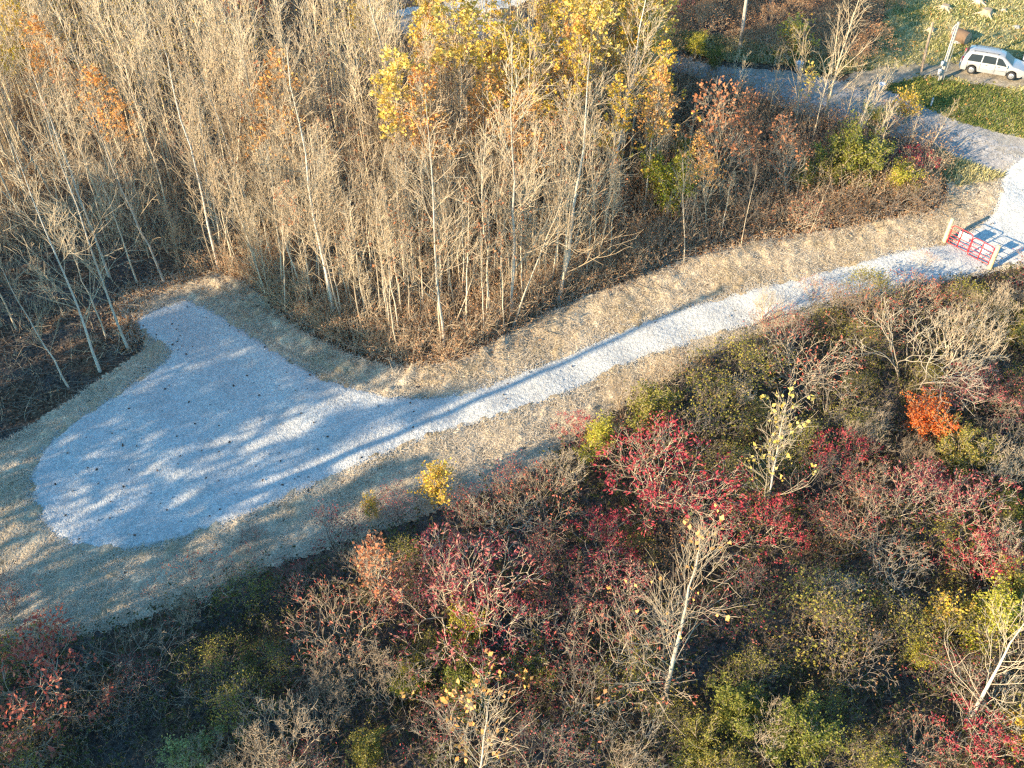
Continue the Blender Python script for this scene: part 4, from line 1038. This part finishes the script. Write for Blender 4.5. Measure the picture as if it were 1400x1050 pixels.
def car(name, label, loc, yaw, prof, belt, Lc, W, paint, wheels, pillars, wr=.335, slope=0):
    """prof: roof line [(x,z)], belt: waist line [(x,z)]; x forward, centred"""
    g = empty(name, loc, yaw, label, 'car'); g.rotation_euler = (0, slope, yaw)
    px_, pz = np.array(prof).T; bx, bz = np.array(belt).T
    xs = np.unique(np.concatenate([np.linspace(px_[0], px_[-1], 44), px_])); n = len(xs)
    zr = np.interp(xs, px_, pz); zb = np.minimum(np.interp(xs, bx, bz), zr - .03)
    e = np.clip((px_[-1] - xs) / .9, 0, 1) ** .5 * .22 + .78; e2 = np.clip((xs - px_[0]) / .35, 0, 1) ** .5 * .10 + .90
    hw = W / 2 * e * e2
    cab = np.clip((zr - zb) / .55, 0, 1); top = hw * (1 - .22 * cab) 
    zlo = np.full(n, .27)
    for wx in wheels:
        d = np.abs(xs - wx); k = d < .42; zlo = np.where(k, .36 + np.sqrt(np.clip(.42 ** 2 - d ** 2, 0, 1)) , zlo)
    ring = [(hw * .93, zlo), (hw * .99, np.maximum(.5, zlo + .01)), (hw, (zb + np.maximum(.5, zlo)) / 2), (hw * .975, zb), (top + .015, zr - .07 * cab - .01), (top - .09, zr), (top * 0, zr + .03 * cab + .015)]
    half = np.stack([np.stack([xs, y, z], -1) for y, z in ring], 1)
    Rg = np.concatenate([half, half[:, -2::-1] * np.array([1, -1, 1])], 1); k = Rg.shape[1]
    i = np.arange(n - 1)[:, None] * k; j = np.arange(k - 1)[None]
    q = np.stack([i + j, i + k + j, i + k + j + 1, i + j + 1], -1).reshape(-1, 4)
    mb = MB().add(Rg, q)
    for e_, rv in ((0, False), (n - 1, True)):
        V = np.concatenate([Rg[e_], Rg[e_].mean(0)[None]]); t = np.array([[a, a + 1, k] for a in range(k - 1)] + [[k - 1, 0, k]])
        mb.add(V, None, t[:, ::-1] if rv else t)
    mb.build('body', paint, g, False)
    MB().box((px_[0] + .1, -W / 2 * .86, .26), (px_[-1] - .2, W / 2 * .86, .5)).build('underbody', M['trim'], g)
    def at(x, f, side, off=.008):
        z0, z1 = np.interp(x, xs, zb), np.interp(x, xs, zr - .07 * cab - .01); y0, y1 = np.interp(x, xs, hw * .975), np.interp(x, xs, top + .015)
        return np.array([x, side * (y0 + (y1 - y0) * f + off), z0 + (z1 - z0) * f])
    for s in (-1, 1):
        for x0, x1, x2, x3 in pillars:                 # bottom rear, bottom front, top front, top rear
            A = np.linspace(0, 1, 7); lo_ = [at(x0 + (x1 - x0) * a, .10, s) for a in A]; hi_ = [at(x3 + (x2 - x3) * a, .90, s) for a in A]
            MB().add(np.array(lo_ + hi_), [[i, i + 1, i + 8, i + 7] for i in range(6)]).build('side_window', M['glass'], g)
    def cross(x0, x1, w0, w1, nme):
        A = np.linspace(0, 1, 5); z = lambda x: float(np.interp(x, xs, zr)) + .035 + .018 * min(1, cab[np.argmin(abs(xs - x))])
        V = []
        for a in A:
            x = x0 + (x1 - x0) * a; w = w0 + (w1 - w0) * a
            hw_ = float(np.interp(x, xs, top)) - .09
            V += [[x, -min(w, hw_), z(x) - .018], [x, 0, z(x)], [x, min(w, hw_), z(x) - .018]]
        MB().add(np.array(V), [[3*i+j, 3*i+3+j, 3*i+4+j, 3*i+1+j] for i in range(4) for j in (0, 1)]).build(nme, M['glass'], g)
    return g, at, cross, hw, xs
def wheelset(g, wheels, W, wr):
    for wx in wheels:
        for s in (-1, 1):
            w = MB().lathe([(wr * .62, -.1), (wr * .97, -.1), (wr, -.06), (wr, .06), (wr * .97, .1), (wr * .62, .1)], 24, (wx, s * (W / 2 - .12), wr), 'y', False).build('wheel', M['rubber'], g, True)
            MB().lathe([(wr * .64, s * .07), (wr * .6, s * .09), (wr * .2, s * .075), (.01, s * .085)], 24, (wx, s * (W / 2 - .12), wr), 'y', False).build('rim', M['alloy'], w)
            h = MB()
            for i in range(5):
                a = i * 1.2566 + .3; c, sn = math.cos(a), math.sin(a); cc = np.array([wx + c * wr * .42, s * (W / 2 - .12) + s * .083, wr + sn * wr * .42])
                h.add(cc + np.array([[-sn*.035+c*.07, 0, c*.035+sn*.07], [sn*.035+c*.07, 0, -c*.035+sn*.07], [sn*.02-c*.07, 0, -c*.02-sn*.07], [-sn*.02-c*.07, 0, c*.02-sn*.07]]), [[0, 1, 2, 3]])
            h.build('rim_slots', M['trim'], w)
dv = vf - vr; base_len = np.linalg.norm(dv); vy = math.atan2(dv[1], dv[0]); vsc = base_len / 3.03
mid = (vr + vf) / 2; Wv = 1.98
# the near side wheels touch the ground at vr and vf; the body centre lies half a width further back
nrm = np.array([-math.sin(vy), math.cos(vy), 0]); loc = mid + nrm * (Wv / 2 - .1) * vsc
loc[2] = float(H(loc[0], loc[1])) + .12
gz = (float(H(vf[0], vf[1])) - float(H(vr[0], vr[1]))) / base_len
prof = [(-2.5, .62), (-2.48, 1.0), (-2.32, 1.42), (-2.12, 1.70), (-1.8, 1.755), (-.6, 1.77), (.25, 1.72), (.62, 1.62), (1.0, 1.36), (1.42, 1.07), (1.9, .97), (2.3, .84), (2.46, .68), (2.5, .5)]
belt = [(-2.5, .56), (-2.45, .95), (-2.2, 1.0), (0, 1.0), (1.0, .98), (1.5, .94), (2.3, .78), (2.5, .46)]
wheels = (-1.55, 1.48)
g, at, cross, hw, xs_ = car('minivan', 'silver minivan parked on the spur beside the service pole', loc, vy, prof, belt, 5, Wv, M['silver'], wheels,
     [(-2.08, -1.02, -.98, -1.86), (-.94, .10, .06, -.90), (.18, 1.0, .50, .16)], slope=-math.atan(gz))
g.scale = (vsc,) * 3
cross(.66, 1.36, .66, .78, 'windshield'); cross(-2.33, -2.14, .6, .58, 'rear_window')
wheelset(g, wheels, Wv, .335)
for s in (-1, 1):
    MB().box((-2.46, s * .80 - .07, .92), (-2.36, s * .80 + .13 * (s > 0) + .07 - .13 * (s < 0) * 0, 1.30)).build('tail_light', M['tail'], g)
    MB().lathe([(.02, -.02), (.15, .0), (.16, .05), (.12, .1), (.02, .12)], 14, (2.22, s * .62, .70), 'x').build('headlight', M['lamp'], g)
    m_ = MB(); bar(m_, np.array((-1.7, s * .62, 1.82)), np.array((.1, s * .62, 1.81)), .018); 
    for xx in (-1.7, -.8, .1): m_.box((xx - .04, s * .62 - .02, 1.74), (xx + .04, s * .62 + .02, 1.82))
    m_.build('roof_rack_rail', M['trim'], g)
    MB().lathe([(.02, -.06), (.1, -.05), (.11, .03), (.05, .07)], 10, (.98, s * 1.06, 1.06), 'x').build('side_mirror', M['silver'], g)
    for xx in (-.55, .40): MB().box((xx - .08, s * .985, .90), (xx + .08, s * 1.004, .93)).build('door_handle', M['trim'], g)
    for xx, z1 in ((-1.0, .99), (.14, .99), (1.04, .95), (-1.98, .98)): MB().box((xx - .011, s * .984 - .012, .46), (xx + .011, s * .984 + .012, z1)).build('door_seam', M['trim'], g)
    MB().box((-1.05, s * .990 - .004, .60), (1.0, s * .990 + .006, .66)).build('side_moulding', M['silver'], g)
MB().box((-2.58, -.86, .42), (-2.40, .86, .66)).build('rear_bumper', M['silver'], g); MB().box((2.28, -.72, .34), (2.52, .72, .52)).build('front_bumper', M['silver'], g)
# second car behind it, mostly cut by the right edge
p2 = px(1440, 96); prof2 = [(-2.2, .55), (-2.15, .95), (-1.6, 1.02), (-1.0, 1.36), (-.4, 1.43), (.3, 1.38), (.95, 1.02), (1.9, .90), (2.15, .72), (2.2, .5)]
belt2 = [(-2.2, .5), (-2.1, .88), (0, .92), (1.0, .90), (1.9, .82), (2.2, .46)]
g2, at2, cross2, _, _ = car('sedan', 'grey blue sedan behind the minivan cut by the right picture edge', (p2[0], p2[1], p2[2] + .12), vy + math.pi, prof2, belt2, 4.4, 1.76, M['greyblue'], (-1.3, 1.32), [(-1.25, -.2, -.2, -.8), (-.12, .82, .32, -.12)])
cross2(.34, .9, .6, .7, 'windshield'); cross2(-1.5, -1.02, .7, .6, 'rear_window'); wheelset(g2, (-1.3, 1.32), 1.76, .31)
for s in (-1, 1): MB().box((2.02, s * .62 - .16, .66), (2.14, s * .62 + .12, .80)).build('headlight', M['lamp'], g2)

# ------------------------------------------------------------------ camera, light, sky
cam = bpy.data.cameras.new('camera'); co = bpy.data.objects.new('camera', cam); C.objects.link(co)
cam.sensor_width = 36; cam.lens = F / 1400 * 36; cam.clip_end = 5000
co.location = (0, 0, CZ); co.rotation_euler = (math.pi / 2 - TH, 0, 0)
bpy.context.scene.camera = co
AZ, EL = R_(58.8), R_(17.5)
ld = Vector((math.sin(AZ) * math.cos(EL), math.cos(AZ) * math.cos(EL), -math.sin(EL)))
sun = bpy.data.lights.new('sun', 'SUN'); sun.energy = 5; sun.angle = R_(.53); sun.color = (1, .79, .53)
so = bpy.data.objects.new('sun', sun); C.objects.link(so); so.rotation_mode = 'QUATERNION'; so.rotation_quaternion = ld.to_track_quat('-Z', 'Y')
w = bpy.data.worlds.new('World'); bpy.context.scene.world = w; w.use_nodes = True
nt = w.node_tree; bg = nt.nodes['Background']
sk = nt.nodes.new('ShaderNodeTexSky'); sk.sky_type = 'NISHITA'; sk.sun_disc = False; sk.sun_elevation = EL; sk.sun_rotation = AZ + math.pi; sk.ozone_density = 2; sk.dust_density = .4
tint = nt.nodes.new('ShaderNodeMix'); tint.data_type = 'RGBA'; tint.blend_type = 'MULTIPLY'; tint.inputs['Factor'].default_value = 1
tint.inputs[7].default_value = (.60, 1.02, 1.18, 1)
nt.links.new(sk.outputs[0], tint.inputs[6]); nt.links.new(tint.outputs[2], bg.inputs[0]); bg.inputs[1].default_value = .125
sc = bpy.context.scene
sc.view_settings.view_transform = 'Standard'; sc.view_settings.look = 'None'; sc.view_settings.exposure = 1.7; sc.view_settings.gamma = 1
sc.render.engine = 'CYCLES'; sc.cycles.use_denoising = False; sc.cycles.pixel_filter_type = 'BLACKMAN_HARRIS'; sc.cycles.filter_width = 1.35; sc.cycles.max_bounces = 5; sc.cycles.diffuse_bounces = 3; sc.cycles.glossy_bounces = 2; sc.cycles.transmission_bounces = 2
